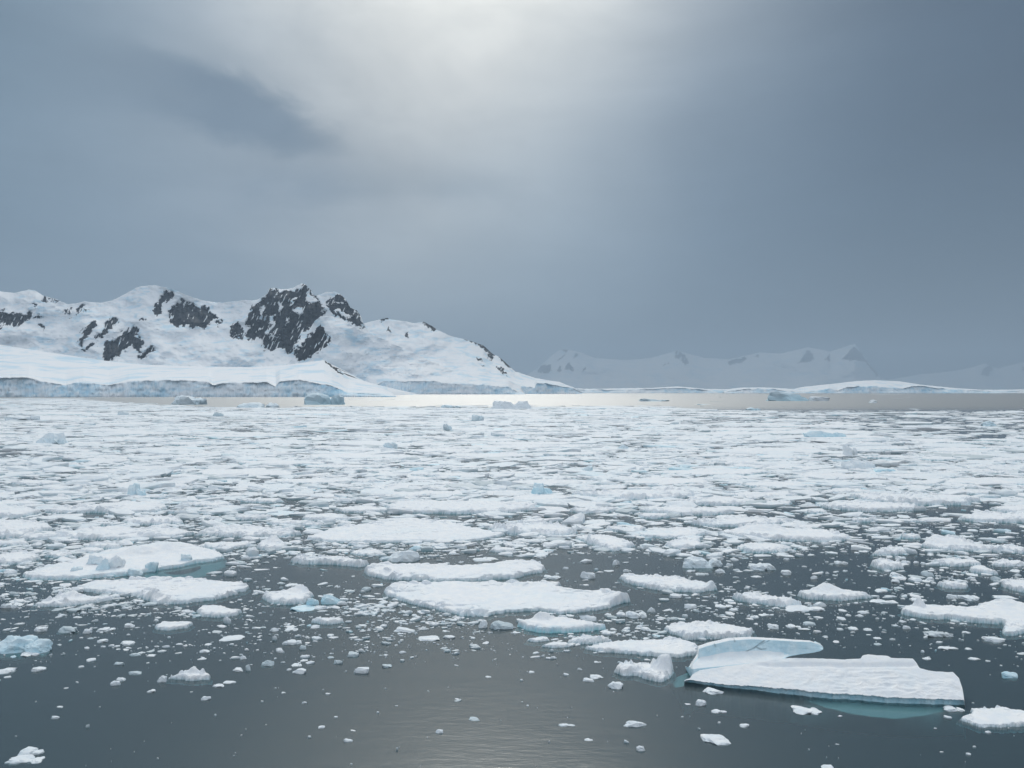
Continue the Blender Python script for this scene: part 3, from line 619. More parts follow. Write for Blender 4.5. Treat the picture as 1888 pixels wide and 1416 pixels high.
FLOES = [
 # short name, label, outline (photo bearings, on the water), options
 ('long knobbly centre floe', 'long white floe with a knobbly raised back rim, just behind the broad centre floe', [(667, 1056), (690, 1050), (745, 1047), (847, 1047), (910, 1044), (944, 1041), (989, 1043), (1008, 1051), (1000, 1057), (964, 1062), (944, 1068), (847, 1073), (760, 1071), (710, 1068), (685, 1064)], dict(fb=.42, rim=.32, rubble=.42, rough=.09)),
 ('broad centre floe', 'broadest white floe at the centre with smooth snow patches and a ridged right end', [(709, 1092), (733, 1082), (812, 1078), (913, 1078), (985, 1076), (1039, 1079), (1028, 1088), (1079, 1094), (1129, 1095), (1140, 1103), (1160, 1110), (1136, 1119), (1064, 1130), (1025, 1133), (992, 1128), (949, 1129), (902, 1137), (855, 1139), (826, 1131), (762, 1117), (718, 1099)], dict(fb=.34, rim=.20, rubble=.34, rough=.06, humps=((.94, .42, .9, .5), (.46, .97, .35, .45), (.9, .35, .6, .3)))),
 ('oval pancake floe', 'large oval flat floe with pitted snow, behind the long knobbly centre floe', [(563, 995), (614, 977), (697, 966), (783, 962), (830, 966), (884, 977), (933, 987), (913, 993), (862, 999), (776, 1000), (668, 1002), (596, 1000)], dict(fb=.40, rim=.12, rubble=.30, rough=.16, ragged=.3)),
 ('grey-edged strip floe', 'long flat strip of floe lying directly behind the oval pancake floe', [(708, 935), (758, 929), (884, 927), (989, 935), (974, 942), (938, 947), (848, 948), (762, 948), (722, 942)], dict(fb=.6, rim=.2, rubble=.5, rough=.2)),
 ('lumpy floe by the oval', 'lumpy floe touching the right tip of the oval pancake floe', [(900, 977), (920, 974), (992, 968), (1028, 972), (1064, 982), (1039, 990), (956, 987), (909, 980)], dict(fb=.5, rim=.4, rubble=.6, rough=.15)),
 ('boulder-topped floe', None, [(45, 1066), (47, 1061), (82, 1050), (125, 1042), (150, 1034), (190, 1022), (232, 1014), (287, 1012), (340, 1015), (375, 1017), (416, 1026), (411, 1031), (362, 1040), (295, 1052), (220, 1063), (145, 1068), (60, 1071)], dict(fb=.42, rim=.18, rubble=.12, rough=.08, humps=((.55, .86, 3.2, .62), (.40, .72, 1.7, .5), (.30, .5, 1.4, .25)), ice=.5)),
 ('jagged floe below the boulders', 'wide jagged white floe in front of the boulder-topped floe', [(140, 1085), (165, 1079), (225, 1072), (310, 1070), (380, 1073), (440, 1078), (457, 1084), (455, 1091), (432, 1094), (440, 1096), (390, 1108), (337, 1113), (280, 1115), (262, 1105), (260, 1098), (225, 1098), (175, 1093), (150, 1088)], dict(fb=.36, rim=.18, rubble=.30, humps=((.56, .2, .9, .4), (.93, .1, .9, .4)))),
 ('wedge floe at left', 'small wedge-shaped floe with a lumpy top, left of the jagged floe below the boulders', [(57, 1118), (95, 1110), (103, 1101), (150, 1103), (215, 1105), (160, 1114), (110, 1120)], dict(fb=.3, rim=.2, rubble=.4, humps=((.35, .8, .8, .4),))),
 ('tilted oval slip', 'thin oval floe alone below the jagged floe, pointed at its right end', [(362, 1130), (372, 1123), (410, 1122), (425, 1128), (447, 1128), (440, 1134), (405, 1139), (370, 1137)], dict(fb=.32, rim=.1, rubble=.1)),
 ('flat sliver', 'flat white sliver of floe with a sharp right tip, below the tilted oval slip', [(285, 1157), (300, 1152), (335, 1150), (357, 1151), (345, 1158), (312, 1163), (290, 1161)], dict(fb=.25, rim=.08, rubble=.1)),
 ('smooth white slab', 'smooth rounded white slab floe with a notched top rim, beside blue ice lumps', [(482, 1103), (510, 1097), (540, 1092), (565, 1093), (577, 1100), (567, 1111), (534, 1116), (500, 1113)], dict(fb=.38, rim=.25, rubble=.2, humps=((.7, .85, .9, .35),))),
 ('lens-shaped floe', 'lens-shaped floe with a steep blue front, directly below the broad centre floe', [(955, 1156), (966, 1150), (1001, 1148), (1026, 1147), (1069, 1152), (1116, 1160), (1094, 1164), (1044, 1167), (1011, 1168), (984, 1164)], dict(fb=.5, rim=.15, rubble=.1, ice=.8, humps=((.30, .85, .7, .5),))),
 ('tongue floe', 'tongue-shaped flat floe touching the left side of the overhanging berg', [(1079, 1196), (1144, 1187), (1206, 1182), (1256, 1185), (1284, 1192), (1286, 1206), (1251, 1212), (1206, 1211), (1169, 1207), (1106, 1202)], dict(fb=.28, rim=.10, rubble=.12, humps=((.8, .9, .5, .35),))),
 ('crusty floe', 'crusty floe with a scalloped rim just behind the overhanging berg', [(1226, 1161), (1239, 1154), (1294, 1153), (1344, 1157), (1389, 1166), (1381, 1175), (1334, 1178), (1261, 1180), (1254, 1173), (1235, 1168)], dict(fb=.32, rim=.22, rubble=.25)),
 ('slanting floe', 'slanting white floe with an upturned knob, right of the long knobbly centre floe', [(1141, 1066), (1161, 1064), (1219, 1067), (1244, 1068), (1304, 1079), (1326, 1088), (1281, 1093), (1209, 1088), (1176, 1081), (1151, 1073)], dict(fb=.36, rim=.2, rubble=.2, humps=((.42, .9, .7, .55), (.9, .25, .6, .4)))),
 ('rubbly left twin floe', 'rubbly floe, left one of two side by side before the dark lead at right', [(1350, 1103), (1384, 1101), (1434, 1107), (1482, 1117), (1446, 1120), (1400, 1114), (1367, 1110)], dict(fb=.4, rim=.35, rubble=.4)),
 ('humped right twin floe', 'humped floe, right one of two side by side before the dark lead at right', [(1469, 1098), (1513, 1092), (1563, 1093), (1572, 1097), (1611, 1103), (1551, 1108), (1488, 1105)], dict(fb=.38, rim=.2, rubble=.3, humps=((.45, .8, 1.3, .45),))),
 ('big notched right floe', 'big smooth floe with a notched front and a small spike, at the right edge', [(1666, 1129), (1668, 1123), (1706, 1121), (1791, 1126), (1816, 1120), (1856, 1117), (1888, 1122), (1930, 1127), (1935, 1166), (1881, 1170), (1846, 1171), (1846, 1162), (1851, 1151), (1801, 1150), (1753, 1143), (1703, 1141), (1673, 1135)], dict(fb=.45, rim=.12, rubble=.12, humps=((.16, .8, .35, .7), (.75, .85, 1.6, .3)), ice=.4)),
 ('bottom right floe', 'small crumbly floe cut off by the right edge, below the overhanging berg', [(1769, 1328), (1789, 1318), (1786, 1310), (1844, 1308), (1888, 1314), (1940, 1317), (1945, 1345), (1884, 1340), (1804, 1341)], dict(fb=.2, rim=.16, rubble=.16)),
 ('bushy ice cluster', 'lumpy cluster of fused snow blocks left of the overhanging berg, one block upright', [(1131, 1240), (1142, 1232), (1160, 1228), (1205, 1229), (1240, 1232), (1243, 1242), (1236, 1252), (1215, 1259), (1190, 1252), (1170, 1246), (1145, 1246)], dict(fb=.28, rim=.25, rubble=.5, humps=((.80, .62, .55, .8), (.35, .6, .5, .2)))),
 ('lonely ragged raft', 'ragged little raft of lumpy ice alone on dark water at lower left', [(304, 1252), (330, 1248), (345, 1244), (375, 1244), (388, 1249), (386, 1254), (350, 1256), (335, 1253)], dict(fb=.22, rim=.2, rubble=.3, humps=((.55, .7, .35, .3),))),
 ('cut-off left floe', 'flat floe cut off by the left edge behind a dark lead', [(-40, 957), (-30, 940), (0, 937), (45, 939), (77, 947), (37, 955)], dict(fb=.6, rim=.2, rubble=.3)),
 ('long left strip floe', 'long uneven floe lying just behind the leftmost leads, under the pale blue growler', [(82, 945), (137, 939), (212, 931), (295, 930), (307, 939), (295, 945), (225, 948), (170, 946), (105, 948)], dict(fb=.6, rim=.35, rubble=.5)),
 ('rough left corner floe', 'rough pitted floe at the left edge, behind the boulder-topped floe', [(-40, 993), (-30, 966), (0, 963), (50, 963), (92, 970), (97, 978), (70, 984), (30, 993)], dict(fb=.5, rim=.3, rubble=.5, rough=.15)),
 ('broad strip floe', 'broad white strip of floe directly behind the boulder-topped floe', [(107, 987), (187, 978), (300, 977), (362, 985), (325, 992), (237, 996), (112, 996), (25, 997), (50, 989)], dict(fb=.5, rim=.3, rubble=.4, rough=.12)),
 ('short strip floe', 'short strip of floe with a shaded front edge, above the broad strip floe', [(222, 964), (262, 957), (330, 957), (336, 966), (290, 969), (240, 968)], dict(fb=.5, rim=.3, rubble=.4)),
 ('paired strip floe', 'uneven strip floe between the broad strip floe and the oval pancake floe', [(362, 987), (400, 978), (472, 977), (540, 982), (557, 986), (522, 991), (472, 992), (412, 991)], dict(fb=.5, rim=.3, rubble=.4)),
 ('thin left lens floe', 'thin lens of floe below the paired strip floe', [(360, 1012), (380, 1006), (460, 1004), (464, 1008), (410, 1015)], dict(fb=.4, rim=.2, rubble=.2)),
 ('left edge scrap', 'low crumbled floe at the left edge, beside the boulder-topped floe', [(-20, 1040), (0, 1028), (45, 1022), (75, 1030), (60, 1037), (20, 1042)], dict(fb=.4, rim=.3, rubble=.5)),
 ('small pointed floe', 'small pointed floe above the left end of the oval pancake floe', [(558, 957), (580, 952), (620, 952), (647, 960), (600, 961), (570, 961)], dict(fb=.45, rim=.2, rubble=.2)),
 ('needle floe', 'needle-thin floe left of the small pointed floe', [(490, 966), (530, 963), (585, 966), (550, 969), (505, 969)], dict(fb=.4, rim=.1, rubble=.2)),
 ('flat upper floe', 'flat smooth floe just left of the grey-edged strip floe', [(617, 941), (650, 937), (690, 938), (721, 944), (680, 946), (630, 945)], dict(fb=.45, rim=.1, rubble=.2)),
 ('peaked scrap floe', 'small floe with a rubble peak left of the oval pancake floe', [(472, 1011), (480, 1005), (510, 1003), (531, 1008), (520, 1016), (490, 1016)], dict(fb=.45, rim=.2, rubble=.3, humps=((.5, .8, 1.2, .6),))),
 ('shadowed floe pair', 'low floe with a shadowed front at the head of the pale open lead', [(535, 1036), (575, 1033), (622, 1032), (682, 1042), (660, 1046), (612, 1041), (560, 1041)], dict(fb=.5, rim=.3, rubble=.4)),
 ('wavy right floe', 'wide wavy floe with a steep right tail, right of the centre of the pack', [(1321, 984), (1360, 978), (1416, 976), (1478, 979), (1528, 984), (1571, 996), (1516, 1000), (1416, 996), (1360, 991)], dict(fb=.45, rim=.3, rubble=.4, humps=((.42, .8, 2.2, .45),))),
 ('upper right long floe', 'long bluish-white floe bordering the dark lead at upper right', [(1566, 918), (1678, 917), (1791, 921), (1808, 924), (1778, 932), (1678, 932), (1603, 927)], dict(fb=.8, rim=.4, rubble=.6)),
 ('pale band floe', 'pale band of floe just in front of the upper right long floe', [(1501, 933), (1560, 929), (1690, 935), (1697, 942), (1600, 944), (1530, 939)], dict(fb=.6, rim=.2, rubble=.4)),
 ('right shelf floe', 'wide shelf of floe at the right edge below the upper lead', [(1766, 958), (1810, 951), (1888, 953), (1930, 956), (1888, 965), (1800, 963)], dict(fb=.6, rim=.3, rubble=.4)),
 ('thin right edge floe', 'thin sharp floe at the right edge above the right shelf floe', [(1828, 941), (1888, 936), (1940, 939), (1935, 949), (1870, 948), (1840, 945)], dict(fb=.6, rim=.2, rubble=.2)),
 ('hilly right floe', 'long hilly floe at right with a mound at its left end', [(1698, 1008), (1716, 1001), (1753, 998), (1791, 1007), (1888, 1014), (1895, 1022), (1853, 1019), (1741, 1016)], dict(fb=.45, rim=.3, rubble=.4, humps=((.27, .75, 2.2, .55),))),
 ('plain right scrap', 'plain flat floe left of the hilly right floe', [(1606, 1024), (1640, 1012), (1690, 1018), (1655, 1025)], dict(fb=.4, rim=.2, rubble=.3)),
 ('low right raft', 'low raft of floe below the hilly right floe', [(1714, 1039), (1740, 1034), (1800, 1037), (1809, 1042), (1770, 1045), (1730, 1043)], dict(fb=.4, rim=.2, rubble=.3)),
 ('heaped raft', 'heaped raft of rubble at the right end of the dark lead', [(1604, 1043), (1616, 1039), (1656, 1042), (1667, 1049), (1628, 1052)], dict(fb=.45, rim=.4, rubble=.6)),
 ('slipped right floe', 'narrow slanting floe right of the heaped raft', [(1786, 1051), (1810, 1049), (1842, 1060), (1815, 1059), (1792, 1056)], dict(fb=.4, rim=.1, rubble=.2)),
 ('spread right floe', 'spread-out floe with a rubble rim behind the big notched right floe', [(1726, 1079), (1750, 1076), (1786, 1081), (1780, 1086), (1745, 1085)], dict(fb=.3, rim=.2, rubble=.3)),
 ('far right white floe', 'white rumpled floe cut off by the right edge above the big notched right floe', [(1843, 1081), (1860, 1076), (1886, 1075), (1930, 1085), (1920, 1097), (1876, 1091)], dict(fb=.4, rim=.3, rubble=.4)),
 ('middle ridge floe', 'long low ridge of floe in mid pack, right of the blue twin growler', [(1054, 914), (1150, 908), (1230, 908), (1300, 914), (1230, 922), (1140, 923), (1100, 918)], dict(fb=.7, rim=.3, rubble=.5)),
 ('right middle ridge floe', 'smooth ridge of floe right of the middle ridge floe', [(1241, 928), (1330, 922), (1396, 926), (1375, 933), (1290, 932)], dict(fb=.6, rim=.3, rubble=.4)),
 ('bright slab floe', 'bright slab floe with a clean dark edge, left of the pale band floe', [(1176, 944), (1231, 939), (1331, 943), (1354, 947), (1300, 951), (1244, 951)], dict(fb=.6, rim=.2, rubble=.2)),
 ('blade floe under growler', 'blade-shaped floe in front of the blue twin growler', [(935, 922), (960, 917), (1040, 917), (1069, 921), (1010, 926), (950, 927)], dict(fb=.5, rim=.1, rubble=.2)),
 ('crinkled middle floe', 'crinkled floe above the thin grey blade floe', [(1049, 943), (1094, 939), (1141, 942), (1119, 946), (1070, 947)], dict(fb=.5, rim=.3, rubble=.4)),
 ('thin grey blade floe', 'thin straight blade of floe with a dark edge, above the lumpy floe by the oval', [(954, 963), (1036, 957), (1038, 960), (990, 965), (958, 966)], dict(fb=.35, rim=.1, rubble=.1)),
 ('wide rosy floe', 'wide uneven floe behind the wavy right floe', [(1269, 966), (1340, 960), (1420, 959), (1480, 964), (1400, 971), (1310, 972)], dict(fb=.5, rim=.3, rubble=.4)),
 ('crumbled centre floe', 'crumbled floe right of the lumpy floe by the oval', [(1061, 993), (1106, 990), (1144, 997), (1171, 1008), (1131, 1017), (1090, 1006)], dict(fb=.4, rim=.3, rubble=.6)),
 ('square-cut floe', 'square-cut floe right of the crumbled centre floe', [(1224, 1008), (1249, 998), (1291, 997), (1293, 1010), (1244, 1013)], dict(fb=.4, rim=.2, rubble=.3)),
 ('spool of ice', 'low flat floe with lumpy ends left of the lens-shaped floe and below it', [(1044, 1187), (1060, 1180), (1110, 1180), (1133, 1184), (1100, 1187), (1060, 1188)], dict(fb=.28, rim=.3, rubble=.2)),
 ('clean lozenge', 'clean flat lozenge of ice below the lens-shaped floe', [(997, 1193), (1020, 1186), (1045, 1188), (1051, 1193), (1020, 1195)], dict(fb=.18, rim=.05, rubble=.05)),
 ('flat foil of ice', 'flat pale foil of ice left of the clean lozenge', [(968, 1181), (990, 1177), (1012, 1177), (1014, 1182), (985, 1184)], dict(fb=.15, rim=.05, rubble=.05)),
 ('boat-shaped floe', 'boat-shaped little floe on pale water below the blue ice lumps', [(574, 1147), (590, 1144), (625, 1145), (637, 1148), (610, 1152), (590, 1151)], dict(fb=.3, rim=.15, rubble=.2, ice=.3)),
]
done = []
for k, (short, label, pts, op) in enumerate(FLOES):
    op = dict(op); poly = poly_px(pts)
    mark_px(pts)
    u, v = np.mean([p[0] for p in pts]), np.mean([p[1] for p in pts]); landmark(short, u, v)
    size = np.ptp([p[0] for p in poly]); op.setdefault('ragged', min(.4, .025 * size + .03))
    if label is None:
        c = np.mean(poly, 0); root = empty('ice_floe', (c[0], c[1], 0))
        tag(root, 'large floe at left carrying blue-based ice boulders, turquoise foot under its right tip', 'ice floe', 'large floes of the pack ice')
        floe_mesh('snow_slab', poly, 500 + k, parent=root, loc=c, **op)
        for j, (bu, bv, bw, bh, zz, ic_) in enumerate(((137, 1052, 34, 20, .2, .45), (192, 1044, 30, 26, .45, .55), (212, 1037, 46, 26, .55, .12), (281, 1043, 27, 19, .35, .6), (250, 1052, 34, 16, .3, .5), (345, 1030, 28, 18, .35, .5), (178, 1030, 40, 18, .6, .3))):
            o = chunk('ice_boulder', bu, bv, bw, bh, 4000 + j, ice=ic_, parent=root, lumpy=.26, jag=.3, sub=4, at=wp(bu, bv, zz), base=zz - .28, flat=False)
        # the turquoise foot under water
        mark_px([(220, 1060), (300, 1050), (416, 1024), (428, 1044), (385, 1062), (330, 1074), (225, 1074)])
        fp = poly_px([(225, 1064), (300, 1052), (370, 1040), (416, 1029), (422, 1042), (385, 1060), (330, 1074), (270, 1074)], -.16)
        P = np.array(fp); cc = P.mean(0)
        ring = [np.c_[(P - cc) * s + cc - c, np.full(len(P), z)] for s, z in ((.35, -.12), (.8, -.14), (1.0, -.2), (.7, -1.6))]
        n = len(P); Vf = np.vstack(ring + [np.array([[*(cc - c), -.24]])])
        Fq = [(r * n + i, r * n + (i + 1) % n, (r + 1) * n + (i + 1) % n, (r + 1) * n + i) for r in range(3) for i in range(n)] + [(4 * n, i, (i + 1) % n, (i + 1) % n) for i in range(0)]
        o = mesh_np('underwater_foot', Vf, Fq, ICE, True, parent=root, under=np.ones(len(Vf)), ice=np.ones(len(Vf)))
    else:
        o = floe_mesh('ice_floe', poly, 500 + k, **op)
        tag(o, label, 'ice floe', 'large floes of the pack ice')

# ------------------------------------------------------------------ the overhanging berg (lower right)
def berg():
    TA = 0.36
    front = np.array([(1262, 1258), (1292, 1261), (1335, 1267), (1386, 1272), (1411, 1275), (1445, 1279), (1479, 1284), (1521, 1288), (1570, 1291), (1652, 1297), (1720, 1299), (1778, 1301)], float)
    slab_top = np.array([(1262, 1255), (1272, 1251), (1278, 1243), (1290, 1236), (1340, 1228), (1390, 1222), (1440, 1214), (1465, 1213), (1505, 1214), (1557, 1216), (1587, 1214.5), (1590, 1209), (1600, 1207), (1638, 1210), (1643, 1213), (1683, 1214), (1690, 1222), (1695, 1231), (1712, 1237), (1757, 1239), (1768, 1250), (1774, 1268), (1777, 1284), (1778, 1293)], float)
    c0 = wp(1520, 1288)
    root = empty('iceberg', (c0[0], c0[1], 0))
    tag(root, 'large white iceberg slab with a blue overhanging arm, turquoise foot under dark water', 'iceberg')
    landmark('overhanging berg', 1520, 1260)
    def depth(v, vf, lip=.2):
        Yf = (H - 0) * F / (vf - HV)
        Y = (H - lip + TA * Yf) * F / (v - HV + TA * F)
        return Y, lip + TA * (Y - Yf)
    nu = 260
    u = np.linspace(1262, 1778, nu)
    vf = np.interp(u, *front.T) + 1.5 * fbm(u / 22, u * 0, 5, 3, .6) + .5 * np.sign(vnoise(u / 9, u * 0 + 3, 8)) * .6
    vfs = np.interp(u, *front.T)
    vt = np.interp(u, *slab_top.T) + 1.1 * fbm(u / 16, u * 0 + 5, 5, 4, .6)
    vl = vf - (4.0 + 5.0 * sstep(u, 1290, 1480)) - .8 * np.abs(fbm(u / 6, u * 0 + 9, 3, 9)) * 2      # top of the front lip
    vl = np.maximum(vl, vt + .3)
    rows = []; ic = []; un = []
    Yf = H * F / (vf - HV)
    def row(Y, z, i, w=0.): rows.append(np.stack([(u - CX) * Y / F - c0[0], Y - c0[1], z * np.ones(nu)], -1)); ic.append(np.full(nu, i) if np.isscalar(i) else i); un.append(np.full(nu, w))
    row(Yf + .35, -1.3 * np.ones(nu), 1, 1); row(Yf + .1, -.35 * np.ones(nu), 1, 1); row(Yf + .02, -.02 * np.ones(nu), .9, .6)
    zl0 = H - (vl - HV) * (Yf + .13) / F
    for t in (.0, .25, .5, .75, 1.0):
        z = np.maximum(.01, zl0 * t); nn = .05 * fbm(u / 7, u * 0 + t * 3, 3, 12) + .03 * np.sign(vnoise(u / 6, u * 0 + 1.5, 8))
        row(Yf + .03 + .10 * t + nn * (t > 0), z, 1.0 - .15 * t)
    nr = 70
    for j in range(1, nr + 1):
        t = j / nr; v = vl + (vt - vl) * t
        Y, z = depth(v, vfs, 0); z = z + .16; Y = (H - z) * F / (v - HV)
        # wind cups and the long soft groove near the back
        cup = .055 * ridged((u - 1262) / 34 + .5 * fbm(u / 24, v / 10, 2, 5), v / 11 + .4 * fbm(u / 40, v / 14, 2, 6), 3, 31) * sstep(u, 1420, 1560) * sstep(t, .02, .15) * (1 - sstep(t, .62, .75))
        grv = -.10 * np.exp(-((v - (1226 + 2 * fbm(u / 60, u * 0, 2, 2))) / 3.2)**2) * sstep(u, 1380, 1430) * (1 - sstep(u, 1680, 1700))
        sm = .015 * fbm(u / 9, v / 5, 4, 77)
        row(Y, z + (cup + grv + sm) * (1 - (j == nr)), .06 * sstep(fbm(u / 40, v / 20, 2, 8), .2, .6))
    Yt, zt = rows[-1][:, 1] + c0[1], rows[-1][:, 2].copy()
    row(Yt + .12, zt * .92, .1); row(Yt + .3, zt * .5, .5); row(Yt + .35, -.2 * np.ones(nu), .8, 1); row(Yt + .3, -1.3 * np.ones(nu), 1, 1)
    R = np.array(rows); nrr = len(R)
    # close the two ends
    endL = R[:, :1].copy(); endL[:, :, 0] += -.02; endL[:, :, 2] = np.minimum(endL[:, :, 2], -.3)
    endR = R[:, -1:].copy(); endR[:, :, 0] += .06; endR[:, :, 2] = np.minimum(endR[:, :, 2], -.3)
    R = np.concatenate([endL, R, endR], 1); I = np.pad(np.array(ic), ((0, 0), (1, 1)), mode='edge'); W = np.pad(np.array(un), ((0, 0), (1, 1)), mode='edge'); W[:, 0] = 1; W[:, -1] = 1
    mesh_np('snow_slab', R.reshape(-1, 3), grid_faces(nrr, nu + 2), ICE, True, parent=root, ice=I, under=W)
    # the arm: ledge, blue scarp and horn
    na = 170
    u = np.linspace(1274, 1518, na)
    vtop = np.interp(u, *np.array([(1274, 1226), (1279, 1219), (1287, 1206), (1288.5, 1192), (1310, 1185), (1345, 1177), (1385, 1175), (1420, 1177), (1495, 1182), (1508, 1186), (1515, 1189.5), (1518, 1193)], float).T) + .25 * fbm(u / 8, u * 0, 3, 21)
    vbot = np.interp(u, *np.array([(1274, 1236), (1278, 1245), (1290, 1241), (1340, 1233), (1390, 1227), (1430, 1221), (1445, 1215), (1455, 1210), (1475, 1206.5), (1500, 1203.5), (1513, 1200.5), (1518, 1197)], float).T) + .25 * fbm(u / 7, u * 0, 3, 22)
    vstr = np.interp(u, *np.array([(1274, 1233), (1278, 1234), (1330, 1229), (1380, 1223.5), (1392, 1224), (1430, 1219), (1445, 1213), (1455, 1209), (1518, 1196)], float).T)
    vsc = np.interp(u, *np.array([(1274, 1228), (1290, 1212), (1310, 1209), (1340, 1202.5), (1400, 1199.5), (1440, 1203), (1455, 1206), (1475, 1204), (1518, 1195.5)], float).T) + .5 * fbm(u / 6, u * 0, 3, 24)
    vrim = vtop + np.interp(u, [1274, 1290, 1330, 1480, 1518], [3, 4.5, 4.5, 2.5, 1.0])
    vstr = np.minimum(vstr, vbot - .2); vsc = np.minimum(vsc, vstr - .2); vrim = np.minimum(vrim, vsc - .2); vtop = np.minimum(vtop, vrim - .2)
    vfa = np.interp(u, *front.T)
    Y0, _ = depth(vbot, vfa, .2)
    Yh, _ = depth(np.interp(1440., u, vbot), np.interp(1440., *front.T), .2)
    Y0 = np.where(u > 1440, Yh + .0 * u, Y0)
    sl = 0.9                                   # metres back over the snowy ledge
    tl = sat((vstr - vsc) / 22.0)
    Y1 = Y0 + .04; Y2 = Y1 + sl * tl; Y3 = Y2 + .18; Y4 = Y3 + .35
    keys = [(vbot, Y0), (vstr, Y1), (vsc, Y2), (vrim, Y3), (vtop, Y4)]
    rows, ic = [], []
    def rowa(v, Y, i): rows.append(np.stack([(u - CX) * Y / F - c0[0], Y - c0[1], H - (v - HV) * Y / F], -1)); ic.append(np.full(na, float(i)) if np.isscalar(i) else i)
    horn = sstep(u, 1440, 1460)
    back = Y4 + .35
    # underside, back to front
    zb = H - (vbot - HV) * Y0 / F
    for Yk, dz in ((back, .05), (Y0 + .3, -.02)):
        rows.append(np.stack([(u - CX) * Y0 / F - c0[0], Yk - c0[1], np.where(horn > .5, zb + .04, zb - .25)], -1)); ic.append(np.full(na, .8))
    seg = [(.8, 5), (.08, 14), (.72, 22), (.0, 5)]
    rowa(vbot, Y0, .75)
    for (k, (icv, ns)) in enumerate(seg):
        (va, Ya), (vb_, Yb) = keys[k], keys[k + 1]
        for j in range(1, ns + 1):
            t = j / ns; v = va + (vb_ - va) * t
            Y = Ya + (Yb - Ya) * t
            if k == 2: Y = Y + .05 * fbm(u / 12, v / 8, 4, 41) * math.sin(math.pi * t) - .05 * np.exp(-((u - 1400 + (v - 1190) * 2.2) / 2.2)**2) * -1
            else: Y = Y + .02 * fbm(u / 9, v / 6, 3, 42) * math.sin(math.pi * t)
            icr = icv if k not in (1,) else .08 + .55 * horn
            rowa(v, Y, icr)
    yt = H - (vtop - HV) * Y4 / F
    rows.append(np.stack([(u - CX) * Y4 / F - c0[0], Y4 + .18 - c0[1], yt - .03], -1)); ic.append(np.full(na, .1))
    rows.append(np.stack([(u - CX) * Y4 / F - c0[0], back - c0[1], np.where(horn > .5, (yt + zb) / 2, yt - .5)], -1)); ic.append(np.full(na, .5))
    rows.append(np.stack([(u - CX) * Y0 / F - c0[0], back - c0[1], np.where(horn > .5, zb + .04, zb - .25)], -1)); ic.append(np.full(na, .8))
    R = np.array(rows)
    # taper both ends shut
    mid = R.mean(0, keepdims=True)
    L = np.broadcast_to(mid[:, :1], R[:, :1].shape) * .9 + R[:, :1] * .1; Rr = np.broadcast_to(mid[:, -1:], R[:, -1:].shape) * .9 + R[:, -1:] * .1
    R = np.concatenate([L, R, Rr], 1); I = np.pad(np.array(ic), ((0, 0), (1, 1)), mode='edge')
    gu = CX + (R[..., 0] + c0[0]) * F / (R[..., 1] + c0[1]); gv = HV + (H - R[..., 2]) * F / (R[..., 1] + c0[1])
    crack = np.zeros(gu.shape)
    for ln in ([(1376, 1201.5), (1390, 1196), (1397, 1190), (1409, 1182)], [(1395, 1194), (1403, 1198), (1412, 1197)], [(1317, 1187), (1319, 1193)], [(1354, 1178), (1355, 1184)]):
        for (xa, ya), (xb, yb) in zip(ln[:-1], ln[1:]):
            L = (xb - xa)**2 + (yb - ya)**2; t = sat(((gu - xa) * (xb - xa) + (gv - ya) * (yb - ya)) / L)
            crack = np.maximum(crack, np.exp(-((gu - xa - t * (xb - xa))**2 + (gv - ya - t * (yb - ya))**2) / .8))
    front_ = np.zeros(gu.shape); front_[2:-3] = 1
    R[..., 1] += .07 * crack * front_
    o = mesh_np('overhanging_arm', R.reshape(-1, 3), grid_faces(len(R), na + 2), ICE, True, parent=root, ice=sat(I), grey=sat(crack * front_ * .9))
    # cracks across the scarp: their dark is put into the colour, plus a shallow recess
    # turquoise foot under water
    def foot(edge, outer, z1):
        ea = np.array([wp(a, b) for a, b in edge]); oa = np.array([wp(a, b, z1) for a, b in outer])
        n = 40; t = np.linspace(0, 1, n)
        E = np.stack([np.interp(t, np.linspace(0, 1, len(ea)), ea[:, i]) for i in (0, 1)], -1); O = np.stack([np.interp(t, np.linspace(0, 1, len(oa)), oa[:, i]) for i in (0, 1)], -1)
        rr = []
        for s in np.linspace(0, 1, 10):
            p = E + (O - E) * s; p = p + .06 * np.stack([fbm(p[:, 0] * 2, p[:, 1] * 2, 3, 3), fbm(p[:, 0] * 2, p[:, 1] * 2, 3, 4)], -1) * s
            rr.append(np.c_[p - np.array(c0), np.full(n, -.10 + (z1 + .1) * s**.7)])
        p = O * .35 + E * .65; rr.append(np.c_[p - np.array(c0), np.full(n, z1 - 1.0)])
        R = np.array(rr)
        mesh_np('underwater_foot', R.reshape(-1, 3), grid_faces(len(R), n), ICE, True, parent=root, under=np.ones(R.shape[:2]), ice=np.ones(R.shape[:2]))
    foot([(1455, 1278), (1521, 1286), (1570, 1289), (1652, 1295), (1720, 1297), (1776, 1299)], [(1462, 1283), (1520, 1304), (1575, 1318), (1650, 1327), (1700, 1320), (1778, 1305)], -.17)
    foot([(1268, 1257), (1275, 1250), (1285, 1245)], [(1245, 1268), (1232, 1256), (1268, 1240)], -.35)
    mark_px([(1232, 1262), (1275, 1230), (1290, 1190), (1345, 1176), (1517, 1190), (1690, 1213), (1775, 1250), (1780, 1318), (1650, 1324), (1500, 1300), (1300, 1290)])
berg()

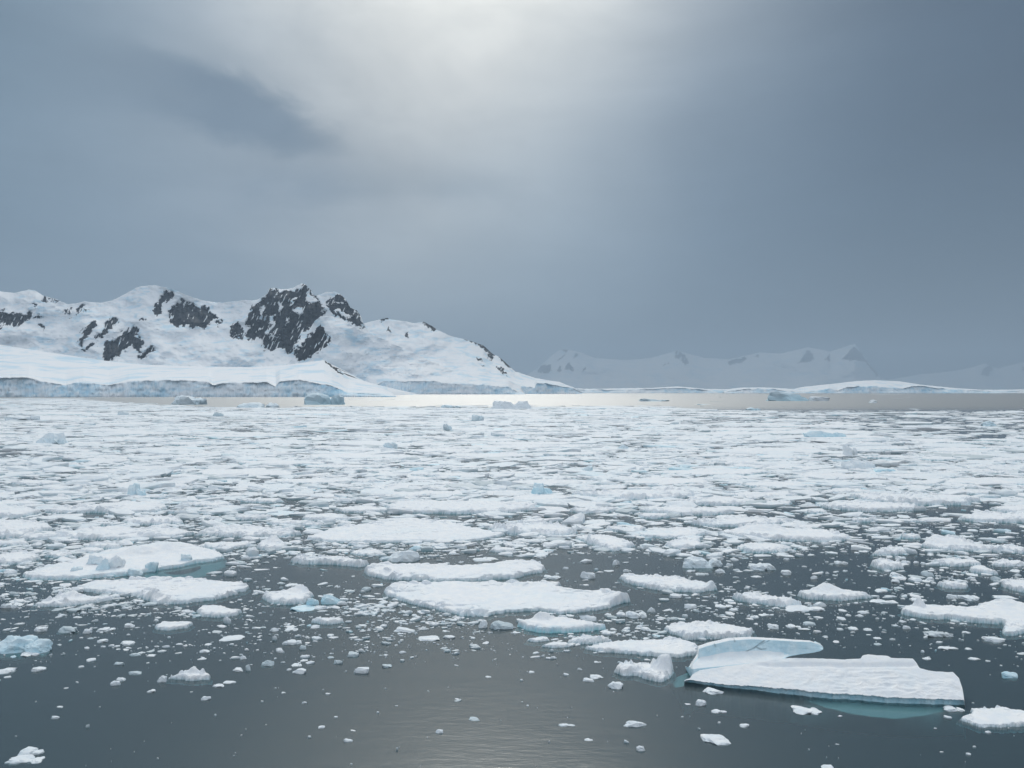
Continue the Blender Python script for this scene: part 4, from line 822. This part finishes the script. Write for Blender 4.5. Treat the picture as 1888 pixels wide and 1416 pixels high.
# ------------------------------------------------------------------ icebergs and growlers further off
BERGS = [
 # label, short, u, v(foot), width px, height px, options
 ('flat-topped pale blue iceberg in open water below the left glacier cliff', 'flat-topped left berg', 343, 746, 72, 17, dict(ice=.35, parts=2, depth=.5)),
 ('knobbly blue iceberg with three humps, at the foot of the smooth snow slope', 'three-humped blue berg', 598, 746, 90, 21, dict(ice=.62, parts=3, depth=.4, jag=.25)),
 ('low white wedge iceberg against the glittering water', 'white wedge berg', 943, 754, 80, 15, dict(ice=.12, parts=2, depth=.4)),
 ('low bluish scrap of berg left of the white wedge berg', 'bluish scrap', 832, 752, 40, 6, dict(ice=.5, parts=2)),
 ('block-shaped blue iceberg with a white tail, in open water at right', 'blue block berg', 1452, 739, 76, 17, dict(ice=.62, parts=1, depth=.35)),
 ('dark flat ice strip floating in the brightest glitter', 'dark strip', 1209, 740, 60, 5, dict(ice=.5, parts=3, depth=.4, grey=.3)),
 ('pale low iceberg in front of the three-humped blue berg at its left', 'pale low berg', 470, 752, 78, 10, dict(ice=.3, parts=2)),
 ('big rounded white growler with a bluish foot in the pack at far left', 'rounded left growler', 88, 820, 64, 23, dict(ice=.3, parts=1, depth=.7)),
 ('double-humped white growler at the left edge of the far pack', 'double-humped growler', 33, 776, 60, 11, dict(ice=.22, parts=2)),
 ('small grey-tipped growler in the far pack below the left glacier cliff', 'grey-tipped growler', 225, 766, 26, 8, dict(ice=.3, grey=.3)),
 ('small dark-sided growler with a sharp tip, right of the grey-tipped growler', 'sharp dark growler', 398, 768, 24, 8, dict(ice=.4, grey=.4)),
 ('small peaked pale blue growler below the white wedge berg', 'peaked pale growler', 880, 777, 28, 13, dict(ice=.4, parts=2)),
 ('small rounded bluish growler left of the peaked pale growler', 'rounded bluish growler', 825, 793, 20, 12, dict(ice=.4)),
 ('low pale blue growler in the middle distance of the left centre pack', 'low pale growler', 717, 827, 32, 12, dict(ice=.42)),
 ('tiny peaked blue growler in the pack right of centre', 'tiny peaked growler', 1148, 829, 24, 9, dict(ice=.42)),
 ('pale blue fluted growler standing out of the left pack', 'fluted pale blue growler', 250, 917, 42, 26, dict(ice=.60, parts=2, jag=.35, depth=.6)),
 ('bright blue twin growler with two rounded heads, at the centre of the pack', 'blue twin growler', 1000, 913, 44, 23, dict(ice=.8, parts=2, depth=.6)),
 ('low blue scrap left of the twin growler', 'low blue scrap', 972, 905, 34, 9, dict(ice=.75)),
 ('long low growler with a turquoise hollow, in the right pack', 'turquoise growler', 1528, 808, 90, 14, dict(ice=.6, parts=3, depth=.35)),
 ('upright white lump with a dark shoulder, in the right pack', 'upright white lump', 1571, 841, 30, 22, dict(ice=.12, parts=2)),
 ('broad white hummock in the right pack below the upright white lump', 'broad white hummock', 1590, 866, 74, 20, dict(ice=.15, parts=2, depth=.5)),
 ('flat teal blue lump touching the broad white hummock', 'flat teal lump', 1633, 872, 44, 10, dict(ice=.95)),
 ('faint blue growler in the far right pack', 'faint blue growler', 1830, 786, 32, 10, dict(ice=.5)),
 ('three-lobed white growler with a concave back, above the dark right lead', 'three-lobed growler', 1300, 1048, 84, 24, dict(ice=.25, parts=3, depth=.45, jag=.25)),
 ('lumpy white growler right of the three-lobed growler', 'lumpy white growler', 1411, 1052, 52, 17, dict(ice=.2, parts=2, lumpy=.2)),
 ('teal-sided growler with a snowy cap, cut off by the left edge', 'teal-sided growler', 30, 1206, 120, 38, dict(ice=.72, parts=2, depth=.45, sub=4, jag=.2)),
 ('white triangular block tilted on the water below the oval pancake floe', 'tilted triangular block', 744, 1036, 64, 24, dict(ice=.15, depth=.5)),
 ('low blue growler in the pack below the low far islands', 'low far blue growler', 1390, 757, 34, 6, dict(ice=.6, parts=2)),
 ('small white berg in dark open water at right', 'white dot berg', 1612, 743, 16, 6, dict(ice=.1)),
]
for k, (label, short, u, v, w_, h_, op) in enumerate(BERGS):
    landmark(short, u, v - 3)
    if 'block berg' in short:
        X, Y = wp(u, v); root = empty('iceberg', (X, Y, 0)); tag(root, label, 'iceberg', 'distant icebergs')
        chunk('ice_body', u, v, w_, h_, 905, parent=root, at=(X, Y), **op)
        a = wp(1508, v); chunk('snow_tail', 1508, v, 46, 8, 911, parent=root, at=a, ice=.1, depth=.4)
        continue
    big = w_ >= 70 and v < 770
    o = chunk('iceberg' if big else 'growler', u, v, w_, h_, 900 + k, **op)
    tag(o, label, 'iceberg' if big else 'growler', 'distant icebergs' if big else 'growlers drifting in the pack')

# ------------------------------------------------------------------ loose chunks
CH = [(67, 1238, 27, 11), (5, 1243, 36, 13), (12, 1250, 14, 5), (211, 1264, 20, 10), (219, 1256, 20, 8), (277, 1277, 17, 8), (297, 1258, 20, 13), (186, 1185, 20, 8), (229, 1190, 31, 10), (214, 1193, 12, 4),
 (160, 1168, 17, 10), (70, 1165, 27, 10), (119, 1167, 40, 14, 'g'), (192, 1165, 32, 10), (236, 1157, 22, 9), (376, 1203, 20, 7), (422, 1182, 45, 7), (435, 1239, 25, 9), (457, 1237, 11, 12, 'g'), (400, 1268, 22, 8), (422, 1261, 26, 6),
 (378, 1291, 19, 8), (149, 1231, 12, 5), (217, 1227, 22, 7, 'g'), (245, 1244, 28, 8, 'g'), (109, 1305, 13, 4), (120, 1270, 9, 3), (46, 1212, 38, 9), (275, 1211, 18, 4), (446, 1216, 14, 9),
 (52, 1394, 46, 20, 'l'), (40, 1408, 70, 13, 'l'), (100, 1325, 18, 6), (640, 1368, 20, 8), (591, 1344, 14, 7), (810, 1352, 15, 8), (873, 1329, 24, 8, 'g'), (561, 1297, 11, 4), (521, 1279, 10, 4),
 (537, 1189, 40, 11), (557, 1198, 14, 9, 'g'), (535, 1164, 27, 8), (742, 1205, 14, 6), (650, 1211, 24, 11, 'g'), (622, 1224, 18, 9, 'g'), (711, 1231, 22, 9, 'g'), (745, 1166, 43, 11), (827, 1178, 24, 8), (787, 1182, 46, 6), (545, 1229, 22, 6), (532, 1236, 10, 4), (891, 1158, 18, 16), (922, 1161, 50, 18, 'g'), (491, 1228, 25, 13, 'g'),
 (575, 1118, 25, 17, 'b'), (607, 1114, 42, 19, 'b'), (557, 1127, 52, 9, 'b'), (594, 1124, 34, 9), (1101, 1252, 28, 10), (1085, 1257, 24, 9), (1138, 1271, 34, 16), (1314, 1281, 45, 15), (1294, 1302, 24, 14), (1327, 1315, 30, 8), (1175, 1140, 42, 15, 'l'), (1201, 1129, 16, 10), (1086, 1146, 36, 15), (1035, 1142, 26, 9), (980, 1241, 12, 5), (1069, 1235, 10, 4), (1354, 1127, 20, 6), (1338, 1121, 38, 7), (1394, 1140, 20, 7),
 (1466, 1158, 28, 8), (1485, 1162, 26, 5), (1426, 1160, 22, 11), (1578, 1162, 22, 8), (1603, 1163, 18, 6), (1551, 1162, 14, 5), (1674, 1160, 17, 7), (1737, 1175, 55, 15, 'd'), (1785, 1168, 14, 5), (1841, 1185, 40, 13), (1752, 1198, 38, 6), (1788, 1198, 15, 4), (1713, 1217, 18, 5), (1800, 1217, 23, 5), (1823, 1220, 12, 4), (1870, 1252, 36, 15, 'b'), (1634, 1113, 55, 8), (1758, 1104, 23, 9), (1796, 1108, 42, 14, 'l'), (1858, 1105, 46, 6), (1511, 1141, 18, 6), (1586, 1137, 16, 5), (1566, 1136, 11, 4), (1646, 1180, 12, 4), (1491, 1128, 80, 10),
 (1171, 1341, 46, 15), (1046, 1340, 33, 6), (1323, 1374, 56, 19), (1374, 1341, 18, 8), (1182, 1385, 18, 12), (1494, 1318, 62, 13), (1530, 1420, 24, 9), (1086, 1366, 17, 4), (1269, 1300, 12, 3), (1764, 1312, 40, 12), (1824, 1352, 13, 6), (1553, 1041, 26, 8), (1655, 1075, 19, 8), (1655, 1064, 28, 11), (1501, 1068, 14, 7), (1451, 1060, 20, 10), (1878, 1062, 18, 5),
 (1136, 1042, 14, 11), (1124, 1055, 20, 4), (1157, 1054, 20, 5), (1081, 1038, 27, 8), (996, 1028, 25, 6), (1043, 1050, 12, 5), (1084, 1067, 28, 16), (1025, 1068, 21, 8), (1297, 1061, 28, 6, 'd'), (1395, 1065, 21, 4), (1275, 1055, 20, 5), (1329, 1057, 20, 10), (894, 1035, 56, 7), (850, 1038, 12, 4), (694, 1052, 20, 6, 'd'), (894, 973, 40, 9), (538, 1082, 33, 6)]
LOOSE = []       # objects that get an automatic label: (object, u, v, category, adjective)
FORM = {'': dict(ice=.14), 'g': dict(ice=.35, grey=.55, lumpy=.16), 'l': dict(ice=.15, parts=3, lumpy=.2), 'b': dict(ice=.8), 'd': dict(ice=.1, grey=.45, lumpy=.25, parts=2)}
ADJ = {'': 'white', 'g': 'glassy grey', 'l': 'lumpy white', 'b': 'blue', 'd': 'dirty grey'}
for k, c in enumerate(CH):
    f = c[4] if len(c) > 4 else ''
    op = dict(FORM[f]); w_, h_ = c[2], c[3]
    if f == '' and w_ / h_ > 3 and k % 2: op['parts'] = 2
    o = chunk('ice_chunk', c[0], c[1], w_, h_, 2000 + k, sub=3 if w_ > 16 else 2, depth=rng.uniform(.45, .9), **op)
    form = 'thin flat' if w_ / h_ > 4.6 else ('long' if w_ / h_ > 3.2 else ('upright' if w_ / h_ < 1.7 else 'rounded'))
    LOOSE.append((o, c[0], c[1], 'ice chunk', f'{form} {ADJ[f]} ice chunk', 'loose ice chunks on the water'))
    s = max(w_ / 2, 3)
    mark_px([(c[0] - s, c[1] + 1), (c[0] - s, c[1] - h_ * .7), (c[0] + s, c[1] - h_ * .7), (c[0] + s, c[1] + 1)])

# ------------------------------------------------------------------ how closely the pack is set, by place
def density(u, v):
    u = np.asarray(u, float); v = np.asarray(v, float)
    edge = 749 + 8 * sstep(u, 1200, 1350) - 15 * (1 - sstep(u, 60, 420)) + 2.0 * fbm(u / 60, u * 0, 3, 3)
    d = 0.90 * sstep(v, edge - 1.5, edge + 3)
    right = sstep(u, 1300, 1650)
    d = d * (1 - .42 * right * (1 - sstep(v, 780, 830)))
    d = d * (1 - .25 * right * sstep(v, 870, 930))
    d = d * (1 - .22 * sstep(v, 905, 960) - .10 * sstep(v, 960, 1010))
    # ragged front of the pack
    lead = np.interp(u, [-50, 300, 420, 520, 700, 1000, 1150, 1250, 1450, 1600, 1700, 1900], [1128, 1118, 1052, 1030, 1030, 1022, 1020, 1028, 1026, 1026, 1044, 1054]) + 10 * fbm(u / 50, v / 25, 3, 17)
    d = d * (1 - .86 * sstep(v, lead - 10, lead + 8))
    # brash strewn between and below the large centre floes
    def blob(u0, v0, su, sv): return np.exp(-((u - u0) / su)**2 - ((v - v0) / sv)**2)
    d = d + .55 * blob(680, 1122, 90, 22) + .42 * blob(800, 1152, 130, 18) + .42 * blob(1120, 1150, 110, 26) + .25 * blob(250, 1130, 200, 16) + .22 * blob(1400, 1105, 160, 18) + .22 * blob(1750, 1068, 160, 14) + .10 * blob(700, 1190, 200, 24) + .10 * blob(1550, 1130, 250, 20)
    d = d * (1 - .6 * blob(180, 935, 90, 10)) * (1 - .5 * blob(120, 962, 120, 7)) * (1 - .8 * blob(1760, 942, 70, 12)) * (1 - .6 * blob(1850, 985, 80, 10)) * (1 - .5 * blob(1080, 950, 90, 9)) * (1 - .8 * blob(560, 1060, 110, 22)) * (1 - .75 * blob(1180, 1045, 100, 10)) * (1 - .6 * blob(850, 955, 130, 6))
    d = d * (1 - .97 * sstep(v, 1195, 1235))
    x, y = wp(u, np.maximum(v, HV + 3))
    d = d * (1 + .55 * fbm(u / 130, v / 22, 5, 91, .6))
    cl = sstep(fbm(u / 42, v / 11, 4, 133, .6), -.28, .22)
    d = d * (1 - sstep(v, 1000, 1060) * (1 - .15 - 1.05 * cl))
    return np.clip(d, 0, .95)

# ------------------------------------------------------------------ middling floes, each its own object
cnt = 0; tries = 0
MIDS = []
while cnt < 225 and tries < 9000:
    tries += 1
    v = 760 + 300 * rng.random()**1.5; u = rng.uniform(-30, 1918)
    if rng.random() > density(u, v)**1.5: continue
    s = float(np.exp(rng.normal(0, .45)))
    hw = np.clip(44 * s * (1.15 if v < 900 else .8), 14, 120)
    asp = rng.uniform(.35, .75)                     # depth over width, on the water
    hv = hw * asp * (v - HV) / F
    if hv < .5: hv = .5 + .5 * rng.random()
    uu, vv = np.meshgrid(np.linspace(u - hw, u + hw, 15), np.linspace(v - hv, v + hv, 5))
    if masked(uu, vv).mean() > .06 or density(uu, vv).mean() < .35: continue
    poly = blob_poly(u - hw, u + hw, v - hv, v + hv, 7000 + tries)
    mark_px(unproj(poly))
    size = np.ptp([p[0] for p in poly]); Yc = wp(u, v)[1]
    rr = rng.uniform(.06, .32)
    o = floe_mesh('ice_floe', poly, 3000 + tries, fb=rng.uniform(.18, .42) * (1 + Yc / 900), rim=rr, rubble=rr * rng.uniform(.6, 1.6), rough=rng.uniform(.05, .2), ragged=min(.7, .05 * size + .04), px=2.4, cap=2600, ice=rng.uniform(.1, .45))
    LOOSE.append((o, u, v, 'ice floe', ('narrow' if asp < .5 else 'broad') + (' rubbly' if rr > .3 else ' flat') + ' white floe', 'middling floes packed close together'))
    cnt += 1

# more single chunks in the thinner water, each its own object
cnt = 0; tries = 0
while cnt < 135 and tries < 9000:
    tries += 1
    v = rng.uniform(1030, 1255); u = rng.uniform(0, 1885)
    d = float(density(u, v))
    if rng.random() > min(1, d * 1.3 + .02): continue
    w_ = float(np.clip(np.exp(rng.normal(2.6, .42)), 7, 34)); h_ = w_ * rng.uniform(.22, .5)
    if masked(np.array([u - w_ / 2, u, u + w_ / 2]), np.array([v, v - 1, v])).any(): continue
    f = rng.choice(['', '', '', 'g', 'l'])
    o = chunk('ice_chunk', u, v, w_, h_, 12000 + tries, sub=2, depth=rng.uniform(.5, .9), **FORM[f])
    mark_px([(u - w_ / 2, v + 1), (u - w_ / 2, v - h_ * .6), (u + w_ / 2, v - h_ * .6), (u + w_ / 2, v + 1)])
    LOOSE.append((o, u, v, 'ice chunk', f'small {ADJ[f]} ice chunk', 'loose ice chunks on the water')); cnt += 1

# ------------------------------------------------------------------ labels that single each loose piece out
ORD = ['nearest', 'second nearest', 'third nearest', 'fourth nearest', 'fifth nearest', 'sixth nearest', 'seventh nearest', 'eighth nearest', 'ninth nearest', 'tenth nearest', 'eleventh nearest', 'twelfth nearest', 'thirteenth nearest', 'fourteenth nearest', 'fifteenth nearest', 'sixteenth nearest']
buckets = {}
for o, u, v, cat, adj, grp in LOOSE:
    best = None
    for s, lu, lv in LAND:
        d = math.hypot((u - lu) * .5, (v - lv) * 2.0)
        if best is None or d < best[0]: best = (d, s, lu, lv)
    d, s, lu, lv = best
    if abs(v - lv) * 4 > abs(u - lu): side = 'behind' if v < lv else 'in front of'
    else: side = 'left of' if u < lu else 'right of'
    buckets.setdefault((cat, s, side), []).append((d, o, adj, grp))
for (cat, s, side), rows in buckets.items():
    rows.sort(key=lambda r: r[0])
    for i, (d, o, adj, grp) in enumerate(rows):
        lab = f'{adj} {side} the {s}'
        if len(rows) > 1: lab += f', {ORD[min(i, 15)]}'
        tag(o, lab, cat, grp)

# ------------------------------------------------------------------ brash: everything nobody could count
def brash():
    U, Vv, R = [], [], []
    rows_ = [(v0, 0) for v0 in np.concatenate([np.arange(726.5, 760, .5), np.arange(760, 1250, 1.0), np.arange(1250, 1416, 2.0)])] + [(v0, 1) for v0 in np.arange(960, 1240, 1.0)]
    for v0, fine in rows_:
        dv = .5 if v0 < 760 else (1.0 if v0 < 1250 else 2.0)
        Y = H * F / (v0 - HV); dY = Y * Y / (H * F) * dv; A = 1.60 * Y * dY
        kpx = np.interp(v0, [726, 760, 800, 900, 1000, 1100, 1416], [14, 14, 13, 11, 8.0, 5.2, 2.4])
        if fine: kpx = 1.5
        r0 = kpx * Y / F
        n = int(2.6 * A / (math.pi * r0 * r0 * .85)) + 1
        n = min(n, 1700 if fine else 1050)
        u = rng.uniform(-240, 2130, n); v = v0 + rng.random(n) * dv
        d = density(u, v) * (.5 if fine else 1)
        if fine: d = d * sstep(fbm(u / 16, v / 5, 3, 201), -.1, .35)
        p = -np.log(1 - np.clip(d, 0, .93)) / 2.6
        p = np.maximum(p, .0065 * sstep(fbm(u / 110, v / 26, 3, 55), .0, .5) * np.interp(v, [1150, 1260, 1416], [1.2, .5, .22]) + .0004)
        p = np.where((v < 740) & (d < .1), .0012, p)
        k = (rng.random(n) < p) & ~masked(u, v)
        U.append(u[k]); Vv.append(v[k]); R.append(r0 * np.minimum(np.exp(rng.normal(-.45, .78, k.sum())), np.interp(v0, [760, 960, 1060], [9, 3.2, 2.2])))
    U, Vv, R = map(np.concatenate, (U, Vv, R))
    N = len(U); m = 8
    X, Y = wp(U, Vv)
    ang = (np.arange(m)[None] + rng.uniform(-.3, .3, (N, m))) / m * 2 * math.pi
    asp = rng.uniform(.35, .85, (N, 1)); rot = rng.uniform(-.5, .5, (N, 1))
    rad = R[:, None] * rng.uniform(.68, 1.15, (N, m))
    bx = rad * np.cos(ang); by = rad * np.sin(ang) * asp
    px_ = bx * np.cos(rot) - by * np.sin(rot); py_ = bx * np.sin(rot) + by * np.cos(rot)
    fb = (np.minimum(.014 + .17 * R, .24) * np.exp(rng.normal(0, .5, N)) * np.interp(Vv, [760, 900, 1050], [.5, .7, 1.0]))[:, None]
    tilt = rng.normal(0, .10, (N, 2))
    def ring(s, z, j):
        q = s * (1 + rng.uniform(-j, j, (N, m)))
        x = px_ * q; y = py_ * q
        return np.stack([X[:, None] + x, Y[:, None] + y, z + np.clip(tilt[:, :1] * x + tilt[:, 1:] * y, -.6 * np.abs(z), .9 * np.abs(z) + .02)], -1)
    r0 = ring(1.02, np.full((N, m), -.03) - fb * .4, .02); r1 = ring(1.0, fb * rng.uniform(.55, .95, (N, m)), .04)
    r2 = ring(.62, fb * rng.uniform(.85, 1.22, (N, m)), .15)
    cc = np.stack([X, Y, fb[:, 0] * rng.uniform(.85, 1.3, N)], -1)[:, None]
    V = np.concatenate([r0, r1, r2, cc], 1)          # N x (3m+1) x 3
    i = np.arange(m); j = (i + 1) % m
    T = np.concatenate([np.stack([i, j, m + j], -1), np.stack([i, m + j, m + i], -1), np.stack([m + i, m + j, 2 * m + j], -1), np.stack([m + i, 2 * m + j, 2 * m + i], -1), np.stack([2 * m + i, 2 * m + j, np.full(m, 3 * m)], -1)])
    Fa = (T[None] + (np.arange(N) * (3 * m + 1))[:, None, None]).reshape(-1, 3)
    glass = (rng.random(N) < np.interp(Vv, [760, 950, 1050, 1150], [.08, .10, .2, .3])) * rng.uniform(.2, .75, N); blue = np.where(rng.random(N) < .035, rng.uniform(.3, .8, N), rng.uniform(0, .16, N))
    gz = np.repeat(glass[:, None], 3 * m + 1, 1); bz = np.repeat(blue[:, None], 3 * m + 1, 1)
    un = sstep(-V[..., 2], 0, .05)
    o = mesh_np('brash_ice', V.reshape(-1, 3), Fa, ICE, False, ice=bz, grey=gz, under=un)
    print('brash pieces', N)
    return tag(o, 'loose brash ice and slush filling the water between the floes', 'brash ice', kind='stuff')
brash()

# ================================================================== haze
def haze():
    m, g = new_mat('sea_haze')
    pv = g.n('ShaderNodeVolumePrincipled'); pv.inputs['Color'].default_value = (0.485, 0.605, 0.735, 1)
    pv.inputs['Density'].default_value = 4.9e-5
    pv.inputs['Anisotropy'].default_value = 0.2
    o = g.n('ShaderNodeOutputMaterial'); g.t.links.new(pv.outputs[0], o.inputs['Volume'])
    tag(box('haze', -44000, 44000, -1200, 58000, -9.3, 3000, m), kind='stuff')
haze()
